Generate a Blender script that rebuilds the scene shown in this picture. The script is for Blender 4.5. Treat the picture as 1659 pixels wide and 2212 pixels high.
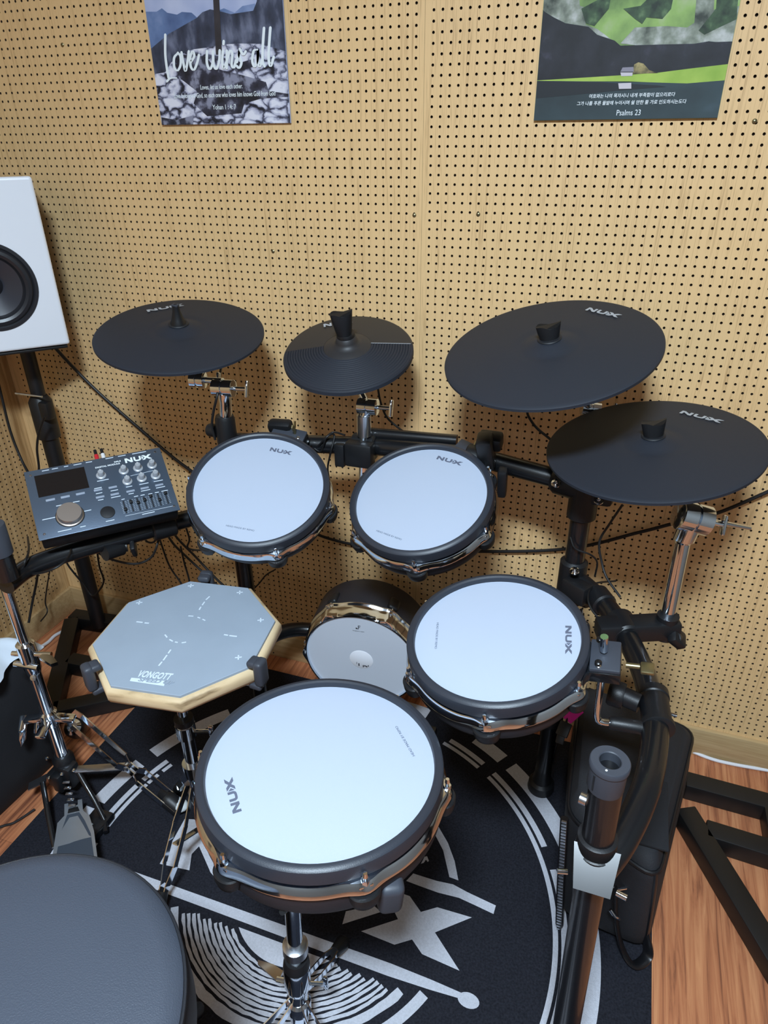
import bpy, bmesh, math, random
import numpy as np
from mathutils import Vector, Matrix

random.seed(7)
rng = np.random.default_rng(11)
scene = bpy.context.scene
for o in list(bpy.data.objects):
    bpy.data.objects.remove(o, do_unlink=True)
COL = scene.collection
V = Vector
PI = math.pi

# ------------------------------------------------------------------ camera
FOC = 1480.68
CAM = V((0.39318, -1.40204, 1.36750))
RIGHT = V((0.944786, 0.32757, -0.00883))
DOWN = V((0.151132, -0.459491, -0.87523))
FWD = V((-0.290757, 0.82557, -0.483627))
cam = bpy.data.cameras.new('camera')
cam.sensor_fit = 'HORIZONTAL'
cam.sensor_width = 36.0
cam.lens = FOC * 36.0 / 1659.0
cam.clip_start = 0.02
camo = bpy.data.objects.new('camera', cam)
COL.objects.link(camo)
Mc = Matrix.Identity(4)
for i, a in enumerate((RIGHT, -DOWN, -FWD)):
    for j in range(3):
        Mc[j][i] = a[j]
Mc.translation = CAM
camo.matrix_world = Mc
scene.camera = camo

# ------------------------------------------------------------------ light
scene.view_settings.view_transform = 'Standard'
scene.view_settings.look = 'None'
scene.view_settings.gamma = 1.0
scene.view_settings.use_curve_mapping = False
scene.view_settings.exposure = 0.30
w = bpy.data.worlds.new('world')
scene.world = w
w.use_nodes = True
w.node_tree.nodes['Background'].inputs[0].default_value = (0.75, 0.85, 1.0, 1)
w.node_tree.nodes['Background'].inputs[1].default_value = 0.02
LAMPS = [  # x, y, size x, size y, watts
    (0.36, -1.74, 0.32, 0.24, 67.0),
    (0.30, -3.2, 0.60, 0.30, 3.0),  # weak fill panel, added out of view to lift the shadows
]
CEIL = 2.34


# ------------------------------------------------------------------ helpers
def ray(px, py):
    return RIGHT * ((px - 829.5) / FOC) + DOWN * ((py - 1106.0) / FOC) + FWD


def on_z(px, py, z):
    d = ray(px, py)
    return CAM + d * ((z - CAM.z) / d.z)


def on_y(px, py, y):
    d = ray(px, py)
    return CAM + d * ((y - CAM.y) / d.y)


def on_x(px, py, x):
    d = ray(px, py)
    return CAM + d * ((x - CAM.x) / d.x)


def on_plane(px, py, c, n):
    d = ray(px, py)
    return CAM + d * ((V(c) - CAM).dot(n) / d.dot(n))


def frame(c, n, xdir=(1, 0, 0)):
    n = V(n).normalized()
    x = V(xdir)
    x = (x - n * x.dot(n)).normalized()
    y = n.cross(x)
    M = Matrix.Identity(4)
    for i, a in enumerate((x, y, n)):
        for j in range(3):
            M[j][i] = a[j]
    M.translation = V(c)
    return M


def lin(v):
    return v / 12.92 if v <= 0.04045 else ((v + 0.055) / 1.055) ** 2.4


def rgb(r, g, b):
    return (lin(r / 255), lin(g / 255), lin(b / 255), 1.0)


WM = {}


def catmull(pts, n=8):
    P = [V(p) for p in pts]
    if len(P) < 3:
        return P
    out = []
    for i in range(len(P) - 1):
        p0 = P[i - 1] if i else P[0] * 2 - P[1]
        p1, p2 = P[i], P[i + 1]
        p3 = P[i + 2] if i + 2 < len(P) else P[-1] * 2 - P[-2]
        for k in range(n):
            t = k / n
            out.append(0.5 * ((2 * p1) + (p2 - p0) * t + (2 * p0 - 5 * p1 + 4 * p2 - p3) * t * t
                              + (3 * p1 - p0 - 3 * p2 + p3) * t ** 3))
    out.append(P[-1])
    return out


class MB:
    def __init__(self):
        self.v, self.f, self.m = [], [], []

    def add(self, vs, fs, mi=0, M=None):
        b = len(self.v)
        for p in vs:
            p = V(p)
            self.v.append(M @ p if M is not None else p)
        for f in fs:
            self.f.append([b + i for i in f])
            self.m.append(mi)
        return self

    def box(self, c, s, M=None, bev=0.0, mi=0, seg=2):
        bm = bmesh.new()
        bmesh.ops.create_cube(bm, size=1.0)
        for v in bm.verts:
            v.co = V((v.co.x * s[0] + c[0], v.co.y * s[1] + c[1], v.co.z * s[2] + c[2]))
        if bev > 0:
            bmesh.ops.bevel(bm, geom=list(bm.edges), offset=bev, segments=seg, affect='EDGES', profile=0.5)
        bm.verts.index_update()
        self.add([v.co.copy() for v in bm.verts], [[v.index for v in f.verts] for f in bm.faces], mi, M)
        bm.free()
        return self

    def bar(self, p0, p1, wd, th, up=(0, 0, 1), bev=0.0, mi=0):
        """rectangular bar from p0 to p1; wd across, th along up"""
        p0, p1 = V(p0), V(p1)
        z = (p1 - p0)
        L = z.length
        z.normalize()
        u = V(up)
        u = (u - z * u.dot(z)).normalized()
        x = u.cross(z)
        M = Matrix.Identity(4)
        for i, a in enumerate((x, u, z)):
            for j in range(3):
                M[j][i] = a[j]
        M.translation = (p0 + p1) / 2
        return self.box((0, 0, 0), (wd, th, L), M, bev, mi)

    def tube(self, pts, r, n=16, caps=True, mi=0, sx=1.0, M=None):
        P = [V(p) for p in pts]
        R = r if isinstance(r, (list, tuple)) else [r] * len(P)
        t0 = (P[1] - P[0]).normalized()
        a = V((0, 0, 1)) if abs(t0.z) < 0.9 else V((1, 0, 0))
        x = (a - t0 * a.dot(t0)).normalized()
        vs, fs = [], []
        for i, p in enumerate(P):
            if i == 0:
                t = t0
            elif i == len(P) - 1:
                t = (P[i] - P[i - 1]).normalized()
            else:
                t = ((P[i + 1] - P[i]).normalized() + (P[i] - P[i - 1]).normalized()).normalized()
            x = (x - t * x.dot(t)).normalized()
            y = t.cross(x)
            for k in range(n):
                an = 2 * PI * k / n
                vs.append(p + x * (R[i] * sx * math.cos(an)) + y * (R[i] * math.sin(an)))
        for i in range(len(P) - 1):
            for k in range(n):
                k2 = (k + 1) % n
                fs.append([i * n + k, i * n + k2, (i + 1) * n + k2, (i + 1) * n + k])
        if caps:
            fs.append(list(range(n - 1, -1, -1)))
            fs.append([(len(P) - 1) * n + k for k in range(n)])
        return self.add(vs, fs, mi, M)

    def cyl(self, p0, p1, r, n=20, r1=None, mi=0, M=None):
        return self.tube([p0, p1], [r, r if r1 is None else r1], n, True, mi, M=M)

    def lathe(self, prof, n=64, M=None, mi=0, fn=None, a0=0.0, a1=2 * PI):
        """prof [(r,z)..]; fn(r,z,angle)->(r,z)"""
        vs, fs = [], []
        full = abs((a1 - a0) - 2 * PI) < 1e-6
        cnt = n if full else n + 1
        for (r, z) in prof:
            for k in range(cnt):
                an = a0 + (a1 - a0) * k / n
                rr, zz = fn(r, z, an) if fn else (r, z)
                vs.append((rr * math.cos(an), rr * math.sin(an), zz))
        for i in range(len(prof) - 1):
            for k in range(n):
                k2 = (k + 1) % cnt
                fs.append([i * cnt + k, i * cnt + k2, (i + 1) * cnt + k2, (i + 1) * cnt + k])
        return self.add(vs, fs, mi, M)

    def disc(self, c, r, n=48, M=None, mi=0):
        vs = [(c[0] + r * math.cos(2 * PI * k / n), c[1] + r * math.sin(2 * PI * k / n), c[2]) for k in range(n)]
        return self.add(vs, [list(range(n))], mi, M)

    def prism(self, poly, z0, z1, M=None, mi=0):
        n = len(poly)
        vs = [(p[0], p[1], z0) for p in poly] + [(p[0], p[1], z1) for p in poly]
        fs = [list(range(n - 1, -1, -1)), list(range(n, 2 * n))]
        for k in range(n):
            k2 = (k + 1) % n
            fs.append([k, k2, n + k2, n + k])
        return self.add(vs, fs, mi, M)

    def flat(self, poly, z, M=None, mi=0):
        return self.add([(p[0], p[1], z) for p in poly], [list(range(len(poly)))], mi, M)

    def ball(self, c, r, M=None, mi=0, n=16):
        if not isinstance(r, (tuple, list)):
            r = (r, r, r)
        vs, fs = [], []
        m = n // 2
        for i in range(m + 1):
            th = PI * i / m
            for k in range(n):
                ph = 2 * PI * k / n
                vs.append((c[0] + r[0] * math.sin(th) * math.cos(ph), c[1] + r[1] * math.sin(th) * math.sin(ph),
                           c[2] + r[2] * math.cos(th)))
        for i in range(m):
            for k in range(n):
                k2 = (k + 1) % n
                fs.append([i * n + k, (i + 1) * n + k, (i + 1) * n + k2, i * n + k2])
        return self.add(vs, fs, mi, M)

    def build(self, name, mats, parent=None, local=False, ang=35, smooth=True):
        me = bpy.data.meshes.new(name)
        vs = self.v
        if parent is not None and not local:
            inv = WM[parent].inverted()
            vs = [inv @ p for p in vs]
        me.from_pydata([tuple(p) for p in vs], [], self.f)
        if not isinstance(mats, (list, tuple)):
            mats = [mats]
        for m in mats:
            me.materials.append(m)
        if len(mats) > 1:
            me.polygons.foreach_set('material_index', self.m)
        me.validate()
        bm = bmesh.new()
        bm.from_mesh(me)
        bmesh.ops.remove_doubles(bm, verts=bm.verts, dist=1e-6)
        bmesh.ops.recalc_face_normals(bm, faces=bm.faces)
        bm.to_mesh(me)
        bm.free()
        if smooth:
            me.polygons.foreach_set('use_smooth', [True] * len(me.polygons))
            me.set_sharp_from_angle(angle=math.radians(ang))
        o = bpy.data.objects.new(name, me)
        COL.objects.link(o)
        if parent is not None:
            o.parent = parent
            WM[o] = WM[parent]
        else:
            WM[o] = Matrix.Identity(4)
        return o


def tag(o, label, cat, group=None, kind=None):
    o['label'] = label
    o['category'] = cat
    if group:
        o['group'] = group
    if kind:
        o['kind'] = kind
    return o


def thing(name, label, cat, M=None, loc=None, group=None):
    o = bpy.data.objects.new(name, None)
    o.empty_display_size = 0.05
    COL.objects.link(o)
    if M is None:
        M = Matrix.Translation(V(loc))
    o.matrix_world = M
    WM[o] = M.copy()
    return tag(o, label, cat, group)


def structure(o):
    o['kind'] = 'structure'
    return o


# ------------------------------------------------------------------ materials
def nt(name):
    m = bpy.data.materials.new(name)
    m.use_nodes = True
    return m, m.node_tree, m.node_tree.nodes['Principled BSDF']


def mat(name, col, rough=0.5, metal=0.0, bump=0.0, bscale=400, var=0.0, vscale=6, coat=0.0, spec=0.5, trans=0.0):
    m, t, b = nt(name)
    b.inputs['Base Color'].default_value = col
    b.inputs['Roughness'].default_value = rough
    b.inputs['Metallic'].default_value = metal
    b.inputs['Coat Weight'].default_value = coat
    b.inputs['Specular IOR Level'].default_value = spec
    b.inputs['Transmission Weight'].default_value = trans
    tc = t.nodes.new('ShaderNodeTexCoord')
    if bump > 0:
        n = t.nodes.new('ShaderNodeTexNoise')
        n.inputs['Scale'].default_value = bscale
        n.inputs['Detail'].default_value = 3
        t.links.new(tc.outputs['Object'], n.inputs['Vector'])
        bp = t.nodes.new('ShaderNodeBump')
        bp.inputs['Strength'].default_value = bump
        bp.inputs['Distance'].default_value = 0.001
        t.links.new(n.outputs['Fac'], bp.inputs['Height'])
        t.links.new(bp.outputs['Normal'], b.inputs['Normal'])
    if var > 0:
        n = t.nodes.new('ShaderNodeTexNoise')
        n.inputs['Scale'].default_value = vscale
        n.inputs['Detail'].default_value = 6
        t.links.new(tc.outputs['Object'], n.inputs['Vector'])
        r = t.nodes.new('ShaderNodeValToRGB')
        r.color_ramp.elements[0].position = 0.3
        r.color_ramp.elements[1].position = 0.7
        r.color_ramp.elements[0].color = [c * (1 - var) for c in col[:3]] + [1]
        r.color_ramp.elements[1].color = [min(1, c * (1 + var)) for c in col[:3]] + [1]
        t.links.new(n.outputs['Fac'], r.inputs['Fac'])
        t.links.new(r.outputs['Color'], b.inputs['Base Color'])
    return m


def ramp_mat(name, stops, scale=20, detail=8, rough=0.6, stretch=(1, 1, 1), vor=0.0, distort=0.0, bump=0.0, dist=0.0):
    m, t, b = nt(name)
    b.inputs['Roughness'].default_value = rough
    tc = t.nodes.new('ShaderNodeTexCoord')
    mp = t.nodes.new('ShaderNodeMapping')
    mp.inputs['Scale'].default_value = stretch
    t.links.new(tc.outputs['Object'], mp.inputs['Vector'])
    n = t.nodes.new('ShaderNodeTexNoise')
    n.inputs['Scale'].default_value = scale
    n.inputs['Detail'].default_value = detail
    n.inputs['Distortion'].default_value = distort
    t.links.new(mp.outputs[0], n.inputs['Vector'])
    fac = n.outputs['Fac']
    if vor > 0:
        vv = t.nodes.new('ShaderNodeTexVoronoi')
        vv.feature = 'DISTANCE_TO_EDGE'
        vv.inputs['Scale'].default_value = vor
        mx = t.nodes.new('ShaderNodeMix')
        mx.data_type = 'VECTOR'
        mx.inputs['Factor'].default_value = 0.04
        t.links.new(mp.outputs[0], mx.inputs[4])
        t.links.new(n.outputs['Color'], mx.inputs[5])
        t.links.new(mx.outputs[1], vv.inputs['Vector'])
        mu = t.nodes.new('ShaderNodeMath')
        mu.operation = 'MULTIPLY_ADD'
        mu.inputs[1].default_value = 1.6
        t.links.new(vv.outputs['Distance'], mu.inputs[0])
        s2 = t.nodes.new('ShaderNodeMath')
        s2.operation = 'SUBTRACT'
        s2.inputs[1].default_value = 0.22
        t.links.new(fac, s2.inputs[0])
        t.links.new(s2.outputs[0], mu.inputs[2])
        fac = mu.outputs[0]
    r = t.nodes.new('ShaderNodeValToRGB')
    cr = r.color_ramp
    while len(cr.elements) < len(stops):
        cr.elements.new(0.5)
    for e, (p, c) in zip(cr.elements, stops):
        e.position = p
        e.color = c
    t.links.new(fac, r.inputs['Fac'])
    t.links.new(r.outputs['Color'], b.inputs['Base Color'])
    if bump > 0:
        bp = t.nodes.new('ShaderNodeBump')
        bp.inputs['Strength'].default_value = bump
        bp.inputs['Distance'].default_value = 0.002
        t.links.new(fac, bp.inputs['Height'])
        t.links.new(bp.outputs['Normal'], b.inputs['Normal'])
    return m


def wood_board(name, base, dark, sc=(26, 26, 1.1), extra=0.5):
    """vertical-grain laminate; grain runs along the axis with the small scale"""
    m, t, b = nt(name)
    b.inputs['Roughness'].default_value = 0.55
    tc = t.nodes.new('ShaderNodeTexCoord')
    mp = t.nodes.new('ShaderNodeMapping')
    mp.inputs['Scale'].default_value = sc
    t.links.new(tc.outputs['Object'], mp.inputs['Vector'])
    n = t.nodes.new('ShaderNodeTexNoise')
    n.inputs['Scale'].default_value = 3.2
    n.inputs['Detail'].default_value = 9
    n.inputs['Roughness'].default_value = 0.65
    n.inputs['Distortion'].default_value = 0.6
    t.links.new(mp.outputs[0], n.inputs['Vector'])
    mp2 = t.nodes.new('ShaderNodeMapping')
    mp2.inputs['Scale'].default_value = [s * 6 for s in sc]
    t.links.new(tc.outputs['Object'], mp2.inputs['Vector'])
    n2 = t.nodes.new('ShaderNodeTexNoise')
    n2.inputs['Scale'].default_value = 3.0
    n2.inputs['Detail'].default_value = 4
    t.links.new(mp2.outputs[0], n2.inputs['Vector'])
    mx = t.nodes.new('ShaderNodeMath')
    mx.operation = 'MULTIPLY_ADD'
    mx.inputs[1].default_value = extra
    t.links.new(n2.outputs['Fac'], mx.inputs[0])
    t.links.new(n.outputs['Fac'], mx.inputs[2])
    r = t.nodes.new('ShaderNodeValToRGB')
    r.color_ramp.elements[0].position = 0.62
    r.color_ramp.elements[1].position = 0.98
    r.color_ramp.elements[0].color = dark
    r.color_ramp.elements[1].color = base
    t.links.new(mx.outputs[0], r.inputs['Fac'])
    t.links.new(r.outputs['Color'], b.inputs['Base Color'])
    return m


M_WALL = wood_board('pegboard_laminate', rgb(232, 194, 140), rgb(182, 144, 96), sc=(30, 30, .9), extra=1.0)
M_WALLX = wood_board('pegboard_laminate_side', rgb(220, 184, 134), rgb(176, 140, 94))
M_HOLE = mat('hole_inside', rgb(58, 42, 28), 0.9)
M_BASE = wood_board('baseboard_oak', rgb(204, 176, 132), rgb(180, 150, 106), sc=(1.1, 26, 26))
M_PAINT = mat('painted_wall', rgb(122, 122, 118), 0.8, bump=0.1)
M_CEIL = mat('ceiling_white', rgb(168, 168, 168), 0.9)
M_CHROME = mat('chrome', (0.76, 0.83, 0.92, 1), 0.09, 1.0)
M_CHROMEB = mat('brushed_steel', (0.62, 0.64, 0.68, 1), 0.28, 1.0)
M_BRASS = mat('aged_screw', rgb(150, 140, 105), 0.35, 0.9)
M_RUB = mat('rubber_rim', rgb(44, 48, 57), 0.42, 0.0, bump=0.15, bscale=900)
M_CYM = mat('cymbal_rubber', rgb(37, 41, 50), 0.6, 0.0, spec=.35, bump=0.25, bscale=1500)
M_CYMB = mat('cymbal_edge_plastic', rgb(42, 41, 43), 0.5)
M_HEAD = mat('mesh_head_white', rgb(177, 187, 205), 0.75, bump=0.3, bscale=2500)
M_HEADG = mat('kick_head_grey', rgb(200, 208, 220), 0.38)
M_SHELL = mat('drum_shell_black', rgb(34, 34, 40), 0.5, bump=0.1)
M_BLK = mat('black_tube', rgb(19, 20, 23), 0.3, 0.0, coat=0.3, bump=0.12, bscale=700)
M_GLOSS = mat('glossy_black_paint', rgb(20, 21, 25), 0.22, 0.0, coat=0.8)
M_BLKP = mat('black_plastic', rgb(21, 22, 25), 0.45, bump=0.15, bscale=600)
M_GRYP = mat('grey_plastic', rgb(58, 62, 71), 0.5, bump=0.1)
M_CABLE = mat('black_cable', rgb(18, 18, 20), 0.5)
M_STEELBLK = mat('black_square_tube', rgb(17, 16, 17), 0.5)
M_WHITE = mat('white_panel', rgb(236, 240, 248), 0.35, coat=0.2)
M_WCAB = mat('white_cable', rgb(232, 232, 236), 0.5)
M_PRINT = mat('dark_grey_print', rgb(92, 98, 116), 0.7)
M_PRINTS = mat('small_print', rgb(95, 105, 125), 0.7)
M_PRINTW = mat('silver_print', rgb(172, 176, 182), 0.5)
M_PRINTK = mat('black_print', rgb(25, 27, 32), 0.6)
M_LTR = mat('white_lettering', rgb(238, 246, 250), 0.6)
M_PADG = mat('practice_rubber', rgb(150, 163, 178), 0.8, var=0.04, vscale=12)
M_PADPR = mat('practice_print', rgb(214, 226, 238), 0.7)
M_PADTX = mat('practice_grey_text', rgb(150, 165, 182), 0.7)
M_PADW = ramp_mat('practice_birch', [(0.28, rgb(120, 96, 66)), (0.40, rgb(205, 178, 138)), (0.62, rgb(228, 203, 164))],
                  scale=9, detail=10, stretch=(1, 1, 5), rough=0.6)
M_LEATH = mat('black_leatherette_sheen', rgb(66, 72, 84), 0.5, bump=0.5, bscale=650, spec=0.45)  # seat top colour raised to carry the sheen of the lamp
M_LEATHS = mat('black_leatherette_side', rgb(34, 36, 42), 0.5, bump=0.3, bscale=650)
M_MODPL = mat('module_faceplate', rgb(96, 110, 128), 0.36, 0.55, bump=0.08, bscale=300)
M_SCREEN = mat('dark_screen', rgb(30, 27, 27), 0.12, coat=0.5)
M_KNOB = mat('silver_knob', rgb(200, 190, 182), 0.42, 1.0)
M_KNOBG = mat('grey_knob', rgb(176, 180, 186), 0.4, 0.2)
M_BTN = mat('pale_button', rgb(150, 160, 176), 0.5)
M_RED = mat('red_plug', rgb(200, 40, 50), 0.4)
M_WPL = mat('white_plug', rgb(225, 225, 225), 0.4)
M_ORNG = mat('orange_cable', rgb(150, 70, 30), 0.4)
M_BAG = mat('bag_nylon', rgb(28, 29, 34), 0.75, bump=0.6, bscale=420, var=0.2, vscale=5)
M_BAGP = mat('bag_piping', rgb(20, 20, 23), 0.35)
M_PINK = mat('pink_strap', rgb(214, 30, 160), 0.55)
M_CASE = mat('black_case_cloth', rgb(24, 25, 30), 0.85, bump=0.4, bscale=300, var=0.2, vscale=4)
M_POLY = mat('white_polybag', rgb(214, 226, 240), 0.4, bump=0.2, bscale=60)
M_PEDAL = mat('pedal_silver', rgb(190, 198, 208), 0.3, 0.75)
M_PEDALD = mat('pedal_slate', rgb(78, 88, 102), 0.4, 0.4)
M_FELT = mat('white_felt', rgb(205, 210, 212), 0.9)
M_CONE = mat('woofer_cone', rgb(52, 54, 62), 0.32)
M_SURR = mat('woofer_surround', rgb(36, 37, 42), 0.35)
M_RUG = mat('rug_black_pile', rgb(38, 39, 46), 0.95, bump=1.0, bscale=900, var=0.35, vscale=260, spec=0.1)
M_RUGW = mat('rug_pale_pile', rgb(196, 198, 208), 0.95, bump=1.0, bscale=900, var=0.09, vscale=300, spec=0.1)


def floor_mat():
    m, t, b = nt('laminate_floor')
    b.inputs['Roughness'].default_value = 0.42
    tc = t.nodes.new('ShaderNodeTexCoord')
    mp = t.nodes.new('ShaderNodeMapping')
    mp.inputs['Rotation'].default_value = (0, 0, PI / 2)
    t.links.new(tc.outputs['Object'], mp.inputs['Vector'])
    br = t.nodes.new('ShaderNodeTexBrick')
    br.inputs['Scale'].default_value = 1.0
    br.inputs['Brick Width'].default_value = 1.2
    br.inputs['Row Height'].default_value = 0.125
    br.inputs['Mortar Size'].default_value = 0.0006
    br.inputs['Color1'].default_value = (0.15, 0.15, 0.15, 1)
    br.inputs['Color2'].default_value = (0.85, 0.85, 0.85, 1)
    br.inputs['Mortar'].default_value = (0, 0, 0, 1)
    br.offset = 0.37
    t.links.new(mp.outputs[0], br.inputs['Vector'])
    mp2 = t.nodes.new('ShaderNodeMapping')
    mp2.inputs['Scale'].default_value = (34, 1.7, 1)
    t.links.new(tc.outputs['Object'], mp2.inputs['Vector'])
    n = t.nodes.new('ShaderNodeTexNoise')
    n.inputs['Scale'].default_value = 2.2
    n.inputs['Detail'].default_value = 10
    n.inputs['Roughness'].default_value = 0.62
    n.inputs['Distortion'].default_value = 0.9
    t.links.new(mp2.outputs[0], n.inputs['Vector'])
    add = t.nodes.new('ShaderNodeMath')
    add.operation = 'MULTIPLY_ADD'
    add.inputs[1].default_value = 0.16
    t.links.new(br.outputs['Color'], add.inputs[0])
    t.links.new(n.outputs['Fac'], add.inputs[2])
    r = t.nodes.new('ShaderNodeValToRGB')
    cr = r.color_ramp
    cr.elements.new(0.5)
    for e, (p, c) in zip(cr.elements, [(0.40, rgb(112, 66, 48)), (0.56, rgb(178, 112, 76)), (0.78, rgb(208, 144, 100))]):
        e.position = p
        e.color = c
    t.links.new(add.outputs[0], r.inputs['Fac'])
    t.links.new(r.outputs['Color'], b.inputs['Base Color'])
    return m


M_FLOOR = floor_mat()


def lamp_mat():
    m, t, b = nt('lamp_diffuser')
    b.inputs['Base Color'].default_value = (1, 1, 1, 1)
    b.inputs['Emission Color'].default_value = (0.85, 0.93, 1.0, 1)
    b.inputs['Emission Strength'].default_value = 5.0
    return m


# ------------------------------------------------------------------ room lamp and added fill panel
M_LAMP = lamp_mat()
for i, (x, y, sx, sy, wt) in enumerate(LAMPS):
    t = thing('ceiling_light', ['flat white ceiling light panel above the drummer, nearer the pegboard wall',
                                'unseen ceiling panel added at the rear of the room as fill light'][i], 'light',
              loc=(x, y, CEIL))
    MB().box((x, y, CEIL - 0.015), (sx + 0.04, sy + 0.04, 0.03), bev=0.004).build('housing', M_WHITE, t)
    MB().box((x, y, CEIL - 0.032), (sx, sy, 0.006)).build('diffuser', M_LAMP, t)
    L = bpy.data.lights.new('panel_glow', 'AREA')
    L.shape = 'RECTANGLE'
    L.size, L.size_y = sx, sy
    L.energy = wt
    L.color = (0.70, 0.86, 1.0)
    lo = bpy.data.objects.new('panel_glow', L)
    COL.objects.link(lo)
    lo.location = (0, 0, -0.04)
    lo.parent = t

# ------------------------------------------------------------------ room shell
XL, XR, YF = -1.19, 1.75, -3.8
structure(MB().add([(XL - .2, YF - .1, 0), (XR + .1, YF - .1, 0), (XR + .1, .1, 0), (XL - .2, .1, 0)], [[0, 1, 2, 3]]).build('floor', M_FLOOR))
structure(MB().box(((XL + XR) / 2, YF / 2, CEIL + .02), (XR - XL + .3, -YF + .3, .04)).build('ceiling', M_CEIL))
structure(MB().box((XR + .03, YF / 2, CEIL / 2), (.06, -YF + .3, CEIL)).build('wall_right', M_PAINT))
structure(MB().box(((XL + XR) / 2, YF - .03, CEIL / 2), (XR - XL + .3, .06, CEIL)).build('wall_front', M_PAINT))

PIT = 0.016
HR = 0.00255


def peg_cells(us, vs_, flip=False):
    """unit cells with a real round hole: returns arrays in (u, v, depth)"""
    n = 8
    ang = np.arange(n) * 2 * np.pi / n + np.pi / n
    hc = np.stack([HR * np.cos(ang), HR * np.sin(ang)], 1)
    h = PIT / 2
    sq = []
    for a in ang:
        c, s = np.cos(a), np.sin(a)
        k = h / max(abs(c), abs(s))
        sq.append((c * k, s * k))
    sq = np.array(sq)
    # make the ring of outer points cover the full square: snap to corners
    sq = np.array([(h, h * .4142), (h * .4142, h), (-h * .4142, h), (-h, h * .4142),
                   (-h, -h * .4142), (-h * .4142, -h), (h * .4142, -h), (h, -h * .4142)])
    cor = np.array([(h, h), (-h, h), (-h, -h), (h, -h)])
    base = np.concatenate([np.c_[hc, np.zeros(n)], np.c_[sq, np.zeros(n)], np.c_[hc, np.full(n, 0.006)],
                           np.c_[cor, np.zeros(4)]])
    quads = []
    for k in range(n):
        k2 = (k + 1) % n
        quads.append((k, k2, n + k2, n + k))
        quads.append((k, 2 * n + k, 2 * n + k2, k2))
    tris = [(8 + 0, 24 + 0, 8 + 1), (8 + 2, 24 + 1, 8 + 3), (8 + 4, 24 + 2, 8 + 5), (8 + 6, 24 + 3, 8 + 7)]
    U, W_ = np.meshgrid(us, vs_)
    cen = np.stack([U.ravel(), W_.ravel(), np.zeros(U.size)], 1)
    nv = len(base)
    verts = (cen[:, None, :] + base[None]).reshape(-1, 3)
    off = (np.arange(len(cen)) * nv)[:, None, None]
    Q = (np.array(quads)[None] + off).reshape(-1, 4)
    T = (np.array(tris)[None] + off).reshape(-1, 3)
    return verts, Q, T


def np_mesh(name, verts, Q, T, rects, mats, qmat):
    """rects: list of 4 corner points"""
    rv = np.array([p for r in rects for p in r], float).reshape(-1, 3)
    nb = len(verts)
    allv = np.concatenate([verts, rv]) if len(rv) else verts
    RQ = (np.arange(len(rects) * 4) + nb).reshape(-1, 4)
    Q2 = np.concatenate([Q, RQ])
    loops = np.concatenate([Q2.ravel(), T.ravel()]).astype(np.int32)
    nf = len(Q2) + len(T)
    start = np.concatenate([np.arange(len(Q2)) * 4, len(Q2) * 4 + np.arange(len(T)) * 3]).astype(np.int32)
    me = bpy.data.meshes.new(name)
    me.vertices.add(len(allv))
    me.vertices.foreach_set('co', allv.astype(np.float32).ravel())
    me.loops.add(len(loops))
    me.loops.foreach_set('vertex_index', loops)
    me.polygons.add(nf)
    me.polygons.foreach_set('loop_start', start)
    mi = np.zeros(nf, np.int32)
    mi[:len(Q)] = qmat
    mi[len(Q):len(Q2)] = [r[4] if len(r) > 4 else 0 for r in rects_mi] if False else 0
    me.polygons.foreach_set('material_index', mi)
    for m in mats:
        me.materials.append(m)
    me.polygons.foreach_set('use_smooth', np.zeros(nf, bool))
    me.update(calc_edges=True)
    o = bpy.data.objects.new(name, me)
    COL.objects.link(o)
    WM[o] = Matrix.Identity(4)
    return o


Z0 = 1.553
ZB = 0.085
seam = -0.0157
# right panel
cr_ = np.arange(0, 108) * PIT
rr_ = Z0 - np.arange(-48, 92) * PIT
vR, QR, TR = peg_cells(cr_, rr_)
# left panel
cl_ = -0.0314 - np.arange(0, 71) * PIT
rl_ = Z0 - 0.18064 - np.arange(-59, 80) * PIT
vL, QL, TL = peg_cells(cl_, rl_)
QL = QL + len(vR)
TL = TL + len(vR)
vv = np.concatenate([vR, vL])
vv = np.stack([vv[:, 0], vv[:, 2], vv[:, 1]], 1)      # (x, depth, z)
qm = np.tile(np.array([0, 1], np.int32), (len(QR) + len(QL)) // 2)
h = PIT / 2


def rz(x0, x1, z0, z1, y=0.0):
    return [(x0, y, z0), (x1, y, z0), (x1, y, z1), (x0, y, z1)]


rects_mi = []
rects = [rz(seam + .0002, -h, 0, CEIL), rz(-0.0314 + h, seam - .0002, 0, CEIL),
         rz(-h, cr_[-1] + h, 0, rr_[-1] - h), rz(cl_[-1] - h, -0.0314 + h, 0, rl_[-1] - h),
         rz(-h, cr_[-1] + h, rr_[0] + h, CEIL), rz(cl_[-1] - h, -0.0314 + h, rl_[0] + h, CEIL),
         rz(XL - .1, cl_[-1] - h, 0, CEIL), rz(cr_[-1] + h, XR + .1, 0, CEIL)]
structure(np_mesh('wall_back', vv, np.concatenate([QR, QL]), np.concatenate([TR, TL]), rects, [M_WALL, M_HOLE], qm))
structure(MB().box(((XL + XR) / 2, .026, CEIL / 2), (XR - XL + .4, .04, CEIL)).build('dark_backing_1', M_HOLE))  # dark sheet added behind the pegboard so its holes read dark
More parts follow.
